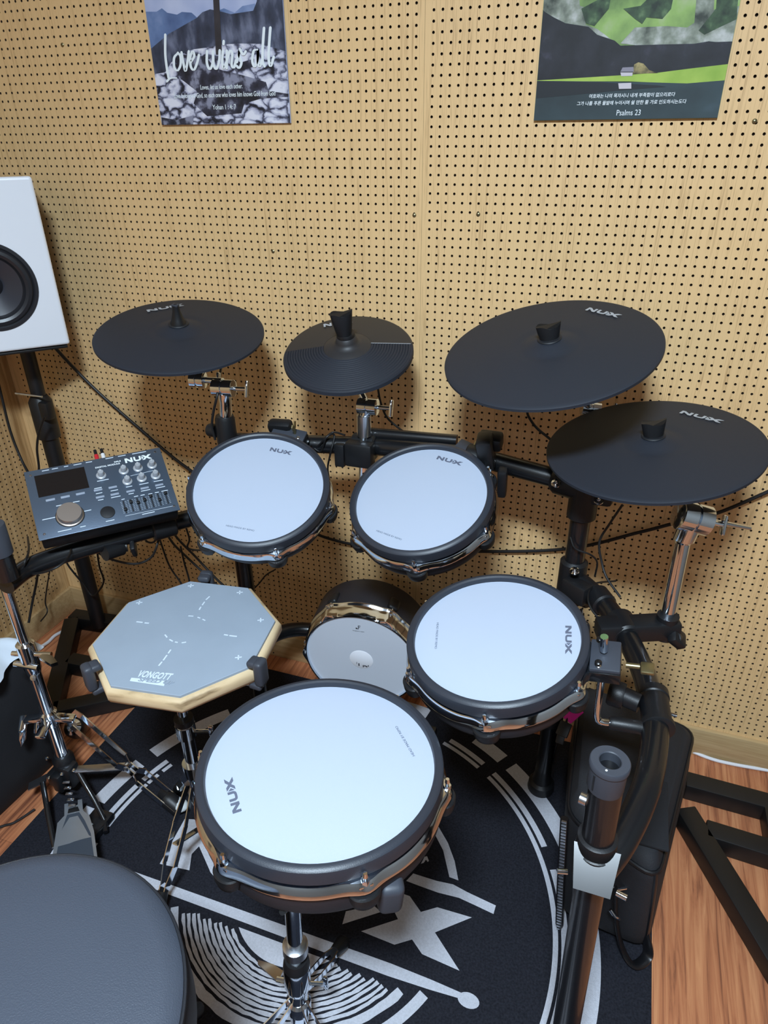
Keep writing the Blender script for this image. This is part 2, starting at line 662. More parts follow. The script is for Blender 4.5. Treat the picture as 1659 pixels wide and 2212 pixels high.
# left wall
ul = -0.052 - np.arange(0, 110) * PIT
vl = Z0 - 0.0052 - np.arange(-48, 91) * PIT
v3, Q3, T3 = peg_cells(ul, vl)
v3 = np.stack([XL - v3[:, 2], v3[:, 0], v3[:, 1]], 1)
rects = [[(XL, ul[0] + h, 0), (XL, 0.0, 0), (XL, 0.0, CEIL), (XL, ul[0] + h, CEIL)],
         [(XL, YF, 0), (XL, ul[-1] - h, 0), (XL, ul[-1] - h, CEIL), (XL, YF, CEIL)],
         [(XL, ul[-1] - h, 0), (XL, ul[0] + h, 0), (XL, ul[0] + h, vl[-1] - h), (XL, ul[-1] - h, vl[-1] - h)],
         [(XL, ul[-1] - h, vl[0] + h), (XL, ul[0] + h, vl[0] + h), (XL, ul[0] + h, CEIL), (XL, ul[-1] - h, CEIL)]]
structure(np_mesh('wall_left', v3, Q3, T3, rects, [M_WALLX, M_HOLE], np.tile(np.array([0, 1], np.int32), len(Q3) // 2)))
structure(MB().box((XL - .026, YF / 2, CEIL / 2), (.04, -YF + .2, CEIL)).build('dark_backing_2', M_HOLE))  # same added dark sheet, behind the holes of the left wall
structure(MB().box(((XL + XR) / 2, -.006, ZB / 2), (XR - XL, .012, ZB), bev=.002).build('baseboard_back', M_BASE))
structure(MB().box((XL + .006, YF / 2 - .006, ZB / 2), (.012, -YF - .012, ZB), bev=.002).build('baseboard_left', M_BASE))

# screws on the pegboard
for i, (px, py, lb) in enumerate([(135, 97, 'small brass screw head on the pegboard, left of the mountain rock poster'),
                                  (590, 543, 'small brass screw head on the pegboard above the left cymbal'),
                                  (895, 465, 'screw head on the pegboard just left of the panel seam'),
                                  (1033, 463, 'screw head on the pegboard just right of the panel seam'),
                                  (1630, 262, 'screw head on the pegboard right of the green valley poster')]):
    p = on_y(px, py, 0)
    t = thing('screw', lb, 'screw', frame(p, (0, -1, 0)), group='screws holding the pegboard')
    MB().lathe([(0.0001, .0026), (.002, .0024), (.0038, .001), (.0042, -.0006)], 16).build('screw_head', M_BRASS, t, local=True)
    MB().box((0, 0, .0026), (.0045, .0008, .0006)).build('slot', M_HOLE, t, local=True)


# ------------------------------------------------------------------ lettering
def nux_polys():
    N = [(0, 0), (0, 1), (.38, 1), (1.02, .42), (1.02, 1), (1.34, 1), (1.34, 0), (.98, 0), (.32, .60), (.32, 0)]
    U = [(1.55, 1), (1.55, .30), (1.72, .06), (1.95, 0), (2.45, 0), (2.68, .06), (2.85, .30), (2.85, 1), (2.53, 1),
         (2.53, .36), (2.42, .28), (1.98, .28), (1.87, .36), (1.87, 1)]
    T = [(2.97, .14), (2.97, .86), (3.32, .5)]
    X = [(3.02, 1.0), (3.48, 1.0), (3.86, .68), (4.22, 1), (4.78, 1), (4.14, .5), (4.78, 0), (4.22, 0), (3.84, .34),
         (3.48, 0), (3.02, 0), (3.54, .5)]
    return [N, U, T, X]


def logo(parent, M, height, material, width=None, name='logo', th=.0003):
    sx = height if width is None else width / 4.78
    b = MB()
    for p in nux_polys():
        b.prism([(q[0] * sx, q[1] * height) for q in p], 0, th, M)
    return b.build(name, material, parent, local=True, smooth=False)


def lettering(parent, text, M, size, material, name='lettering', sx=1.0, shear=0.0, align='LEFT', offset=0.0, ext=.0002, label=None):
    cu = bpy.data.curves.new(name, 'FONT')
    cu.body = text
    cu.size = size
    cu.shear = shear
    cu.offset = offset
    cu.extrude = ext
    cu.align_x = align
    cu.resolution_u = 3
    tmp = bpy.data.objects.new(name, cu)
    COL.objects.link(tmp)
    bpy.context.view_layer.update()
    dg = bpy.context.evaluated_depsgraph_get()
    me = bpy.data.meshes.new_from_object(tmp.evaluated_get(dg))
    bpy.data.objects.remove(tmp, do_unlink=True)
    me.transform(M @ Matrix.Diagonal((sx, 1, 1, 1)))
    me.materials.clear()
    me.materials.append(material)
    o = bpy.data.objects.new(name, me)
    COL.objects.link(o)
    o.parent = parent
    WM[o] = WM[parent]
    if label:
        o['label'] = label
    return o


def strokes(polys, wid, M, n=10):
    """rounded pen strokes on the plane z=0"""
    b = MB()
    for k_, pl in enumerate(polys):
        P = catmull([(p[0], p[1], 0) for p in pl], 8) if len(pl) > 2 else [V((p[0], p[1], 0)) for p in pl]
        ws = []
        for i in range(len(P)):
            d = (P[min(i + 1, len(P) - 1)] - P[max(i - 1, 0)])
            d = d.normalized() if d.length > 0 else V((1, 0, 0))
            ws.append(wid * (0.55 + 0.75 * abs(d.y)))
        L, R = [], []
        for i in range(len(P)):
            d = (P[min(i + 1, len(P) - 1)] - P[max(i - 1, 0)]).normalized()
            nn = V((-d.y, d.x, 0))
            L.append(P[i] + nn * ws[i] / 2)
            R.append(P[i] - nn * ws[i] / 2)
        z = V((0, 0, k_ * 0.00005))
        vs = [p + z for p in L + R]
        m_ = len(P)
        b.add(vs, [[i, i + 1, m_ + i + 1, m_ + i] for i in range(m_ - 1)], 0, M)
        for e, wv in ((P[0], ws[0]), (P[-1], ws[-1])):
            b.disc((e.x, e.y, z.z + .00002 + (.00001 if e is P[0] else 0)), wv / 2, 12, M)
    return b


# ------------------------------------------------------------------ posters
def poly_on(px_list, s, ox, oy, y):
    return [on_y(ox + a / s, oy + b / s, y) for a, b in px_list]


def poster_sheet(root, x0, x1, z0, z1, material):
    MB().box(((x0 + x1) / 2, -.004, (z0 + z1) / 2), (x1 - x0, .003, z1 - z0)).build('sheet', material, root)


def add_flat(b, pts, y, x0, x1, z0, z1, mi=0):
    vs = [(min(max(p.x, x0), x1), y, min(max(p.z, z0), z1)) for p in pts]
    b.add(vs, [list(range(len(vs)))], mi)


M_SKY = ramp_mat('print_sky', [(0.35, rgb(158, 172, 212)), (0.65, rgb(196, 204, 232))], scale=9, detail=3)
M_MTF = ramp_mat('print_far_peaks', [(0.3, rgb(64, 84, 128)), (0.55, rgb(104, 128, 172)), (0.75, rgb(150, 166, 205))], scale=14, detail=8)
M_MTN = ramp_mat('print_dark_ridge', [(0.32, rgb(30, 34, 46)), (0.52, rgb(62, 68, 88)), (0.72, rgb(126, 132, 156))], scale=22, detail=10, stretch=(1.6, 1, .8))
M_ROCK = ramp_mat('print_boulders', [(0.24, rgb(26, 26, 38)), (0.36, rgb(96, 98, 120)), (0.46, rgb(182, 184, 206)), (0.7, rgb(228, 228, 240))],
                  scale=30, detail=12, vor=30, stretch=(1, 1, 1.6))
M_ROCKD = ramp_mat('print_dark_rocks', [(0.38, rgb(24, 24, 34)), (0.52, rgb(52, 52, 68)), (0.60, rgb(140, 142, 162))], scale=34, detail=10)
M_POST = mat('print_cross_post', rgb(54, 50, 54), 0.6, var=.2, vscale=50)
x0, x1, z0, z1 = -0.5800, -0.2840, 1.3865, 1.8065
t = thing('poster', 'rocky mountain poster with large white script, left of the panel seam', 'poster', loc=((x0 + x1) / 2, -.003, z0), group='posters on the pegboard')
poster_sheet(t, x0, x1, z0, z1, M_SKY)
S6 = 4.74


def art(name, px, y, material, s=S6, ox=300, oy=0, root=None, top=False):
    b = MB()
    pts = poly_on(px, s, ox, oy, y)
    add_flat(b, pts, y, X0_, X1_, Z0_, Z1_)
    return b.build(name, material, root, smooth=False)


X0_, X1_, Z0_, Z1_ = x0 + .0003, x1 - .0003, z0 + .0003, z1
art('far_peaks_print', [(0, 125), (180, 120), (235, 85), (290, 130), (390, 150), (440, 122), (540, 130), (600, 185), (600, 420), (130, 600), (0, 560)], -.0058, M_MTF, root=t)
art('far_peaks_print', [(820, 105), (870, 85), (980, 130), (1060, 62), (1190, 36), (1200, 200), (830, 200)], -.0058, M_MTF, root=t)
art('dark_ridge_print', [(110, 500), (300, 350), (590, 185), (650, 125), (730, 95), (850, 120), (940, 145), (1170, 110), (1205, 20), (1240, -160), (1700, -160), (1700, 560),
                         (1500, 620), (1000, 600), (600, 700), (150, 860)], -.0061, M_MTN, root=t)
art('boulder_print', [(120, 760), (270, 740), (330, 640), (420, 560), (560, 505), (690, 488), (860, 455), (1060, 445), (1250, 450), (1500, 525), (1700, 640), (1700, 1400), (100, 1400)], -.0064, M_ROCK, root=t)
art('dark_rock_print', [(450, 560), (690, 580), (780, 700), (1100, 780), (1300, 840), (1330, 930), (1560, 960), (1560, 990), (1250, 1010), (1080, 1060), (1050, 1160), (700, 1190),
                        (560, 1060), (600, 940), (420, 800), (400, 640)], -.0067, M_ROCKD, root=t)
art('dark_rock_print', [(230, 1200), (380, 1230), (560, 1180), (560, 1300), (230, 1300)], -.0067, M_ROCKD, root=t)
art('dark_rock_print', [(940, 560), (1040, 640), (1180, 600), (1180, 680), (1000, 740), (930, 660)], -.0067, M_ROCKD, root=t)
art('cross_post_print', [(716, -900), (775, -900), (852, 560), (788, 560)], -.0070, M_POST, root=t)
# big script, pen strokes in picture units (x right, y up) on the sheet
S_ = on_y(300 + 270 / S6, 720 / S6, -.0075)
E_ = on_y(300 + 1390 / S6, 700 / S6, -.0075)
sc = (E_.x - S_.x) / 11.2
MS = Matrix.Identity(4)
MS[0][0], MS[0][1], MS[0][2] = sc, sc * .10, 0
MS[2][0], MS[2][1], MS[2][2] = 0, sc * 1.02, 0
MS[1][0], MS[1][1], MS[1][2] = 0, 0, -1
MS.translation = V((S_.x, -.0075, S_.z))
lines = [
    [(.25, 2.6), (.12, 1.2), (.2, .1), (.3, -.55)], [(.1, -.85), (.5, -.62), (1.2, -.62)],             # L
    [(1.55, 1.25), (1.05, .9), (1.0, .2), (1.35, -.05), (1.75, .35), (1.8, 1.0), (1.5, 1.25)],          # o
    [(1.95, 1.25), (2.1, .5), (2.3, -.1), (2.6, .6), (2.8, 1.3)],                                       # v
    [(2.95, .5), (3.4, .95), (3.25, 1.3), (2.95, .9), (2.95, .2), (3.3, -.05), (3.7, .45), (3.95, 1.0)],  # e
    [(4.35, 1.25), (4.3, .4), (4.6, -.05), (4.95, .4), (5.05, 1.2)], [(5.05, 1.2), (5.05, .3), (5.35, -.05), (5.7, .5), (5.8, 1.25)],  # w
    [(6.15, 1.2), (6.05, .5), (6.2, -.02), (6.5, .4)], [(6.25, 1.75), (6.28, 1.9)],                     # i
    [(6.6, 1.2), (6.55, 0)], [(6.6, .5), (6.95, 1.2), (7.2, 1.0), (7.1, .2), (7.35, 0), (7.6, .5)],     # n
    [(7.7, .4), (8.1, 1.4), (7.95, .9), (8.2, .35), (7.95, -.05), (7.65, .1)], [(8.05, 1.3), (8.4, .9), (8.7, 1.1)],  # s
    [(9.5, 1.2), (9.1, 1.1), (8.95, .4), (9.2, .0), (9.5, .5), (9.55, 1.2), (9.55, .3), (9.75, 0), (10.0, .5)],  # a
    [(10.2, 2.65), (10.05, 1.2), (10.05, .3), (10.25, 0)], [(10.85, 2.65), (10.7, 1.2), (10.7, .35), (10.9, 0), (11.2, .6)]]  # ll
def _sp(x):
    if x < 4.1:
        return x if x < .9 else .95 + (x - .95) * .90
    if x < 8.8:
        return 4.45 + (x - 4.3) * .90
    return 9.05 + (x - 8.95) * .93


lines = [[(_sp(x), y) for x, y in l_] for l_ in lines]
b = strokes(lines, .20, MS)
b.build('script_lettering', M_LTR, t, smooth=False)


def wall_text(root, txt, px, py, y, size, material, sx=1.0, shear=0.0, off=0.0, name='lettering', align='CENTER'):
    p = on_y(px, py, y)
    M = WM[root].inverted() @ frame(p, (0, -1, 0), (1, 0, 0))
    return lettering(root, txt, M, size, material, name, sx, shear, align, off, ext=.0001)


wall_text(t, 'Loves, let us love each other.', 478, 192, -.0075, .0112, M_LTR, .72, .15, .0001)
wall_text(t, 'Love belongs to God, so each one who loves him knows God from God', 483, 209.5, -.0075, .0118, M_LTR, .66, .15, .0001)
wall_text(t, 'Yohan 1 : 4: 7', 485, 236, -.0075, .0118, M_LTR, .80, .0, .0001)

M_GRASS = ramp_mat('print_green_slope', [(0.30, rgb(38, 56, 34)), (0.42, rgb(108, 138, 78)), (0.58, rgb(148, 182, 100)), (0.74, rgb(178, 190, 150))], scale=16, detail=9)
M_SCREE = ramp_mat('print_scree', [(0.32, rgb(48, 56, 48)), (0.5, rgb(138, 146, 132)), (0.68, rgb(206, 208, 206))], scale=34, detail=10)
M_SHADE = ramp_mat('print_dark_hill', [(0.40, rgb(20, 21, 28)), (0.62, rgb(36, 37, 46)), (0.78, rgb(70, 68, 86))], scale=26, detail=8)
M_TREE = ramp_mat('print_trees', [(0.35, rgb(24, 40, 28)), (0.6, rgb(62, 88, 58)), (0.8, rgb(110, 138, 96))], scale=60, detail=6)
M_LAKE = ramp_mat('print_lake', [(0.3, rgb(30, 42, 46)), (0.55, rgb(50, 68, 74)), (0.75, rgb(78, 98, 112))], scale=6, detail=5, stretch=(1, 1, 1.6))
M_LAKED = mat('print_lake_dark', rgb(24, 30, 36), .6)
M_MEAD = ramp_mat('print_meadow', [(0.3, rgb(140, 176, 66)), (0.7, rgb(180, 206, 92))], scale=20, detail=5)
M_PALE = mat('print_house_pale', rgb(205, 198, 205), .6)
M_ROOFP = mat('print_roof', rgb(140, 136, 150), .6)
M_HAY = ramp_mat('print_hillock', [(0.35, rgb(70, 66, 40)), (0.65, rgb(176, 160, 108))], scale=70, detail=6)
x0, x1, z0, z1 = 0.1875, 0.4848, 1.3845, 1.8045
X0_, X1_, Z0_, Z1_ = x0 + .0003, x1 - .0003, z0 + .0003, z1
t = thing('poster', 'green valley and lake poster with a small hut, right of the panel seam', 'poster', loc=((x0 + x1) / 2, -.003, z0), group='posters on the pegboard')
poster_sheet(t, x0, x1, z0, z1, M_GRASS)
K = dict(s=3.197, ox=1140, oy=0, root=t)
art('scree_print', [(60, -400), (330, -400), (360, 40), (420, 60), (400, 170), (480, 200), (640, 320), (60, 320)], -.0058, M_SCREE, **K)
art('scree_print', [(740, 190), (960, 180), (1100, 190), (1300, 60), (1480, 40), (1480, 320), (900, 330), (640, 300)], -.0058, M_SCREE, **K)
art('scree_print', [(1150, 160), (1200, -400), (1320, -400), (1280, 120)], -.0059, M_SCREE, **K)
art('trees_print', [(370, 60), (500, -10), (560, -400), (640, -400), (560, 60), (460, 180), (400, 160)], -.0061, M_TREE, **K)
art('trees_print', [(660, 60), (780, 40), (880, -60), (1010, -40), (990, 60), (930, 130), (820, 120), (790, 165), (740, 130)], -.0061, M_TREE, **K)
art('trees_print', [(1180, 210), (1300, 60), (1330, -400), (1480, -400), (1480, 130), (1300, 200), (1220, 240)], -.0061, M_TREE, **K)
art('dark_hill_print', [(60, 70), (115, 80), (180, 120), (260, 160), (420, 185), (480, 240), (600, 280), (640, 315), (900, 308), (1150, 302), (1250, 285), (1300, 290), (1440, 285),
                        (1440, 450), (900, 520), (60, 570)], -.0064, M_SHADE, **K)
art('meadow_print', [(60, 556), (450, 532), (640, 520), (900, 502), (1100, 476), (1400, 442), (1400, 560), (1100, 580), (700, 562), (60, 562)], -.0067, M_MEAD, **K)
art('lake_print', [(40, 559), (420, 562), (760, 566), (1100, 576), (1380, 554), (1380, 850), (20, 850)], -.0070, M_LAKE, **K)
art('lake_dark_print', [(60, 561), (500, 568), (900, 590), (960, 600), (640, 625), (60, 680)], -.0072, M_LAKED, **K)
art('hillock_print', [(725, 510), (735, 445), (765, 430), (800, 440), (840, 485), (900, 505)], -.0070, M_HAY, **K)
art('hut_print', [(640, 500), (725, 500), (722, 524), (645, 526)], -.0072, M_PALE, **K)
art('hut_roof_print', [(640, 495), (655, 466), (730, 462), (732, 495)], -.0073, M_ROOFP, **K)
art('hut_reflection_print', [(625, 575), (715, 572), (715, 612), (630, 614)], -.0074, M_PALE, **K)
wall_text(t, '여호와는 나의 목자시니 내게 부족함이 없으리로다', 1363, 209.5, -.0076, .0066, M_LTR, 1.0, .08, .00008)
wall_text(t, '그가 나를 푸른 풀밭에 누이시며 쉴 만한 물 가로 인도하시는도다', 1361, 225, -.0076, .0066, M_LTR, 1.0, .08, .00008)
wall_text(t, 'Psalms 23', 1357, 249, -.0076, .0118, M_LTR, .85)

# ------------------------------------------------------------------ rug
rx0, rx1, ry0, ry1 = -0.710, 0.621, -1.36, -0.075
RC = (-0.043, -0.648)
rug = thing('rug', 'black rug with pale concentric rings, star letter and drumstick design under the kit', 'rug', loc=(RC[0], RC[1], 0))
MB().box(((rx0 + rx1) / 2, (ry0 + ry1) / 2, .0035), (rx1 - rx0, ry1 - ry0, .007), bev=.002).build('pile', M_RUG, rug)
ZR = .0079
b = MB()


def arc_band(r0, r1, a0, a1, jag=0.0):
    n = max(3, int(abs(a1 - a0) / 1.5))
    vs = []
    for k in range(n + 1):
        a = math.radians(a0 + (a1 - a0) * k / n)
        j0 = rng.uniform(-jag, jag)
        j1 = rng.uniform(-jag, jag)
        vs.append((RC[0] + (r0 + j0) * math.cos(a), RC[1] + (r0 + j0) * math.sin(a), ZR))
        vs.append((RC[0] + (r1 + j1) * math.cos(a), RC[1] + (r1 + j1) * math.sin(a), ZR))
    b.add(vs, [[2 * k, 2 * k + 1, 2 * k + 3, 2 * k + 2] for k in range(n)])


# rings with breaks
for (r0, r1, segs) in [(.488, .498, [(-100, 54), (58, 71), (158, 161), (162.5, 166), (166.5, 181), (186, 258), (90, 118)]),
                       (.504, .517, [(-100, 24), (30, 54), (58, 70), (158, 166), (167, 183), (186, 258), (90, 118)]),
                       (.541, .576, [(-8, 36), (-100, -12), (36, 53), (56, 65), (137, 159), (163, 176), (178, 200), (205, 258), (80, 128)])]:
    for (a0, a1) in segs:
        arc_band(r0, r1, a0, a1)


def fl(px, s=1.0, ox=0, oy=0):
    return [(p.x, p.y) for p in (on_z(ox + a / s, oy + c / s, ZR) for a, c in px)]


# long drumstick
T0, T1 = on_z(401.4, 1923.6, ZR), on_z(948.4, 2121.8, ZR)
dd = (T1 - T0).normalized()
nn = V((dd.y, -dd.x, 0))
st = T0 - dd * .17
wd = .018
prof = [(0, wd), (1.0, wd), (1.06, wd * .8), (1.12, wd * .45), (1.15, wd * .35)]
up, lo = [], []
L0 = (on_z(1000, 2150, ZR) - st).dot(dd)
for f_, ww in [(0, wd), (L0 - .14, wd * 1.25), (L0 - .06, wd * .95), (L0 - .002, wd * .55)]:
    mid = st + dd * f_ + nn * (wd / 2)
    up.append(mid - nn * ww / 2)
    lo.append(mid + nn * ww / 2)
b.flat([(p.x, p.y) for p in up + lo[::-1]], ZR)
bc = on_z(1012, 2161, ZR)
b.add([(bc.x + .017 * math.cos(2 * PI * k / 20) * 1.15, bc.y + .013 * math.sin(2 * PI * k / 20), ZR + .0001) for k in range(20)], [list(range(20))])
# star letter
b.flat(fl([(705, 580), (810, 615), (905, 750), (1045, 710), (1340, 797), (1025, 925), (1235, 1252), (915, 1110), (830, 985), (680, 1030), (395, 915), (710, 812), (675, 740)], 3.95, 680, 1780), ZR)
b.flat(fl([(235, 855), (265, 745), (400, 715), (480, 675), (565, 750)], 3.95, 680, 1780), ZR)
# curved second stick, arc and hook
b.flat(fl([(780, 485), (840, 422), (1040, 485), (1180, 515), (1300, 580), (1480, 665), (1545, 695), (1525, 768), (1360, 690), (1230, 630), (1050, 585), (870, 520)], 3.95, 680, 1780), ZR)
b.flat(fl([(225, 1190), (195, 1285), (280, 1450), (345, 1730), (440, 1765), (400, 1560), (330, 1370)], 4.879, 900, 1540), ZR)
b.flat(fl([(45, 1590), (85, 1515), (110, 1510), (130, 1560), (115, 1570), (98, 1545), (75, 1580)], 4.879, 900, 1540), ZR)
# pale wedge and arch at left behind the snare pad
b.flat(fl([(399, 1769), (420, 1770), (445, 1800), (470, 1902), (455, 1885), (430, 1828), (414, 1845), (409, 1880), (345, 1866)]), ZR)
# record grooves below the stick line
gl = st + nn * .030          # start of the chord line
GC = V((-0.046, -0.634, 0))


def gcen(r):
    return V((-.047, -.663 + .035 * (r - .137) / .131, 0))


def groove(r0, r1):
    vs = []
    n = 90
    cur = []

    def flush():
        nonlocal cur
        if len(cur) > 1:
            vs_ = [p for pr_ in cur for p in pr_]
            b.add(vs_, [[2 * k, 2 * k + 1, 2 * k + 3, 2 * k + 2] for k in range(len(cur) - 1)])
        cur = []
    for k in range(n + 1):
        a = -PI * 1.25 + PI * 1.5 * k / n
        j0, j1 = rng.uniform(-.0012, .0012), rng.uniform(-.0012, .0012)
        pr_ = []
        ok = True
        for rr, jj in ((r0, j0), (r1, j1)):
            p = gcen(r0) + V((math.cos(a), math.sin(a), 0)) * (rr + jj)
            if (p - gl).dot(nn) < 0:
                ok = False
            pr_.append((p.x, p.y, ZR))
        if ok:
            cur.append(pr_)
        else:
            flush()
    flush()


k = 0
r_ = .148
while r_ < .262:
    groove(r_, r_ + .0062)
    r_ += .0117
groove(.268, .284)
# thick outer groove, right end only
for (a0, a1) in [(-75, -24.8)]:
    n = 24
    vs = []
    for k in range(n + 1):
        a = math.radians(a0 + (a1 - a0) * k / n)
        for rr in (.299, .318):
            vs.append((-.047 + rr * math.cos(a), -.628 + rr * math.sin(a), ZR))
    b.add(vs, [[2 * k, 2 * k + 1, 2 * k + 3, 2 * k + 2] for k in range(n)])
# centre label of the record
pts = []
for k in range(61):
    a = -PI * 1.25 + PI * 1.5 * k / 60
    p = gcen(.137) + V((math.cos(a), math.sin(a), 0)) * .137
    if (p - gl).dot(nn) > 0:
        pts.append((p.x, p.y))
b.flat(pts, ZR)
b.build('woven_pattern', M_RUGW, rug, smooth=False)['label'] = 'pale woven pattern of rings, grooves, star and drumstick'


# ------------------------------------------------------------------ drum pads
def drum_pad(label, c, n, R, depth, lug0, group, cat='drum pad', name='drum_pad', xdir=(1, 0, 0), nl=6, rim=True):
    M = frame(c, n, xdir)
    t = thing(name, label, cat, M, group=group)
    lugs = [math.radians(lug0 + 360 / nl * k) for k in range(nl)]

    def near(a):
        return min(abs((a - l + PI) % (2 * PI) - PI) for l in lugs)
    MB().lathe([(.0001, -.0045), (R * .5, -.0045), (R - .004, -.0045)], 96).build('head', M_HEAD, t, local=True)
    MB().lathe([(R - .0125, -.0046), (R - .0125, .0005), (R - .0115, .0032), (R - .0085, .0048), (R - .004, .0042), (R - .001, .0015),
                (R, -.003), (R, -.017), (R - .003, -.020), (R - .012, -.020), (R - .0125, -.0046)], 96).build('rubber_rim', M_RUB, t, local=True)

    def fh(r, z, a):
        d = near(a)
        k = math.exp(-(d / .11) ** 2)
        k2 = math.exp(-(d / .2) ** 2)
        return (r + .0075 * k * (1 if r > R - .003 else 0), z - .004 * (1 - k2) - .001)
    MB().lathe([(R - .008, -.018), (R - .001, -.018), (R + .0015, -.021), (R + .0025, -.026), (R + .0045, -.029), (R + .0045, -.031), (R - .008, -.031),
                (R - .008, -.018)], 180, fn=fh).build('hoop', M_CHROME, t, local=True)
    MB().lathe([(R - .004, -.030), (R - .004, -.034), (R - .001, -.040), (R - .001, -depth + .014), (R - .006, -depth + .003), (R - .012, -depth), (.0001, -depth)],
               96).build('shell', M_SHELL, t, local=True)
    for a in lugs:
        ca, sa = math.cos(a), math.sin(a)
        ML = Matrix.Rotation(a, 4, 'Z') @ Matrix.Translation(V((R + .0045, 0, 0)))
        o = MB()
        o.lathe([(.0001, -.060), (.010, -.0595), (.0155, -.055), (.0175, -.047), (.0178, -.038), (.016, -.0362), (.0001, -.0362)], 28,
                ML @ Matrix.Translation(V((-.0025, 0, 0))) @ Matrix.Diagonal((.8, 1.05, 1, 1)))
        lg = o.build('lug', M_BLKP, t, local=True)
        o = MB()
        o.cyl((0, 0, -.052), (0, 0, -.012), .0022, 10, M=ML)
        o.cyl((0, 0, -.022), (0, 0, -.016), .0052, 6, M=ML)
        o.cyl((0, 0, -.012), (0, 0, -.006), .0033, 8, r1=.0024, M=ML)
        o.box((-.001, 0, -.0245), (.011, .017, .0045), ML, bev=.0015)
        o.build('tension_bolt', M_CHROME, t, local=True)
    return t, M


def pad_logo(t, c, h, rot, wide, material=M_PRINT, z=-.0044):
    M = Matrix.Translation(V((c[0], c[1], z))) @ Matrix.Rotation(math.radians(rot), 4, 'Z')
    logo(t, M, h, material, wide)


def pad_text(t, c, rot, size, txt='HEAD MADE BY REMO', z=-.0043, sx=1.15):
    M = Matrix.Translation(V((c[0], c[1], z))) @ Matrix.Rotation(math.radians(rot), 4, 'Z')
    lettering(t, txt, M, size, M_PRINTS, 'small_lettering', sx=sx, ext=.00008)


def mount_box(t, ang, R, sz=(.05, .075, .034), z=-.030, bolt=True):
    MM = Matrix.Rotation(math.radians(ang), 4, 'Z')
    o = MB().box((R + sz[0] / 2 + .002, 0, z + sz[2] * .36), (sz[0], sz[1], sz[2] * .28), MM, bev=.002)
    mb = o.build('mount_bracket', M_GRYP, t, local=True)
    MB().box((R + sz[0] / 2 + .002, 0, z - sz[2] * .15), (sz[0] + .002, sz[1] + .002, sz[2] * .74), MM, bev=.002).build('bracket_body', M_BLK, mb, local=True)
    o = MB()
    o.ball((R + sz[0] * .35, -.022, z + sz[2] / 2), (.004, .004, .002), MM)
    o.build('bracket_bolt', M_CHROMEB, mb, local=True)
    return mb, MM


def wing_screw(t, M, material=M_BRASS, name='wing_screw', s=1.0):
    o = MB()
    o.cyl((0, 0, 0), (0, 0, .016 * s), .0028 * s, 10, M=M)
    for sg in (-1, 1):
        o.prism([(0, .010 * s), (sg * .006 * s, .012 * s), (sg * .010 * s, .026 * s), (sg * .005 * s, .030 * s), (0, .020 * s)][::sg], -.0012 * s, .0012 * s,
                M @ Matrix.Rotation(PI / 2, 4, 'X'))
    return o.build(name, material, t, local=True)


GP = 'small round mesh drum pads of the kit'
# left rack tom
t1, Mt1 = drum_pad('left upper drum pad with white mesh head, beside the sound module', (-.2, -.414, .799), (.165, -.43, .89), .132, .068, -55, GP)
pad_logo(t1, (-.0145, .0885), .0088, 3, .043)
pad_text(t1, (-.024, -.094), 5, .0046)
mb, MM = mount_box(t1, 90, .132, sz=(.030, .068, .030))
wing_screw(mb, MM @ Matrix.Translation(V((.152, -.012, -.015))))
# right rack tom
t2, Mt2 = drum_pad('middle upper drum pad with white mesh head, right of the left upper one', (.092, -.350, .795), (-.08, -.41, .907), .132, .072, -80, GP)
pad_logo(t2, (.004, .096), .0088, -13, .052)
pad_text(t2, (-.060, -.0835), -14, .0046)
mb, MM = mount_box(t2, 66, .132, sz=(.030, .068, .030))
wing_screw(mb, MM @ Matrix.Translation(V((.152, -.018, -.015))), s=1.15)
# floor tom
t3, Mt3 = drum_pad('right lower drum pad with white mesh head, in front of the chrome boom pole', (.284, -.607, .726), (-.105, -.165, .98), .132, .072, -85, GP)
pad_logo(t3, (.0935, .040), .0088, -83, .054)
pad_text(t3, (-.094, .014), -78, .0046)
mb, MM = mount_box(t3, 2, .130, sz=(.041, .056, .026), z=-.029)
o = MB()
o.cyl((.132 + .018, .004, -.012), (.132 + .018, .004, .016), .0055, 14, M=MM)
o.build('rod_tip', M_CHROME, mb, local=True)
for yy in (-.022, .022):
    MB().lathe([(.0001, .0024), (.003, .0022), (.0048, .0008), (.005, -.001)], 16, MM @ Matrix.Translation(V((.132 + .012, yy, -.008)))).build('bracket_bolt', M_BLK, mb, local=True)
o = MB()
o.cyl((.132 + .048, -.004, -.028), (.132 + .066, -.004, -.028), .0042, 12, M=MM)
o.box((.132 + .076, -.006, -.028), (.018, .020, .006), MM, bev=.002)
o.build('wing_screw', M_BRASS, mb, local=True)
# snare
t4, Mt4 = drum_pad('largest drum pad, snare with white mesh head at the front of the kit', (.111, -.853, .667), (-.005, .033, .999), .157, .078, -49, None,
                   name='snare_pad')
pad_logo(t4, (-.060, -.096), .0105, 132, .055)
pad_text(t4, (.110, .052), 132, .0050)
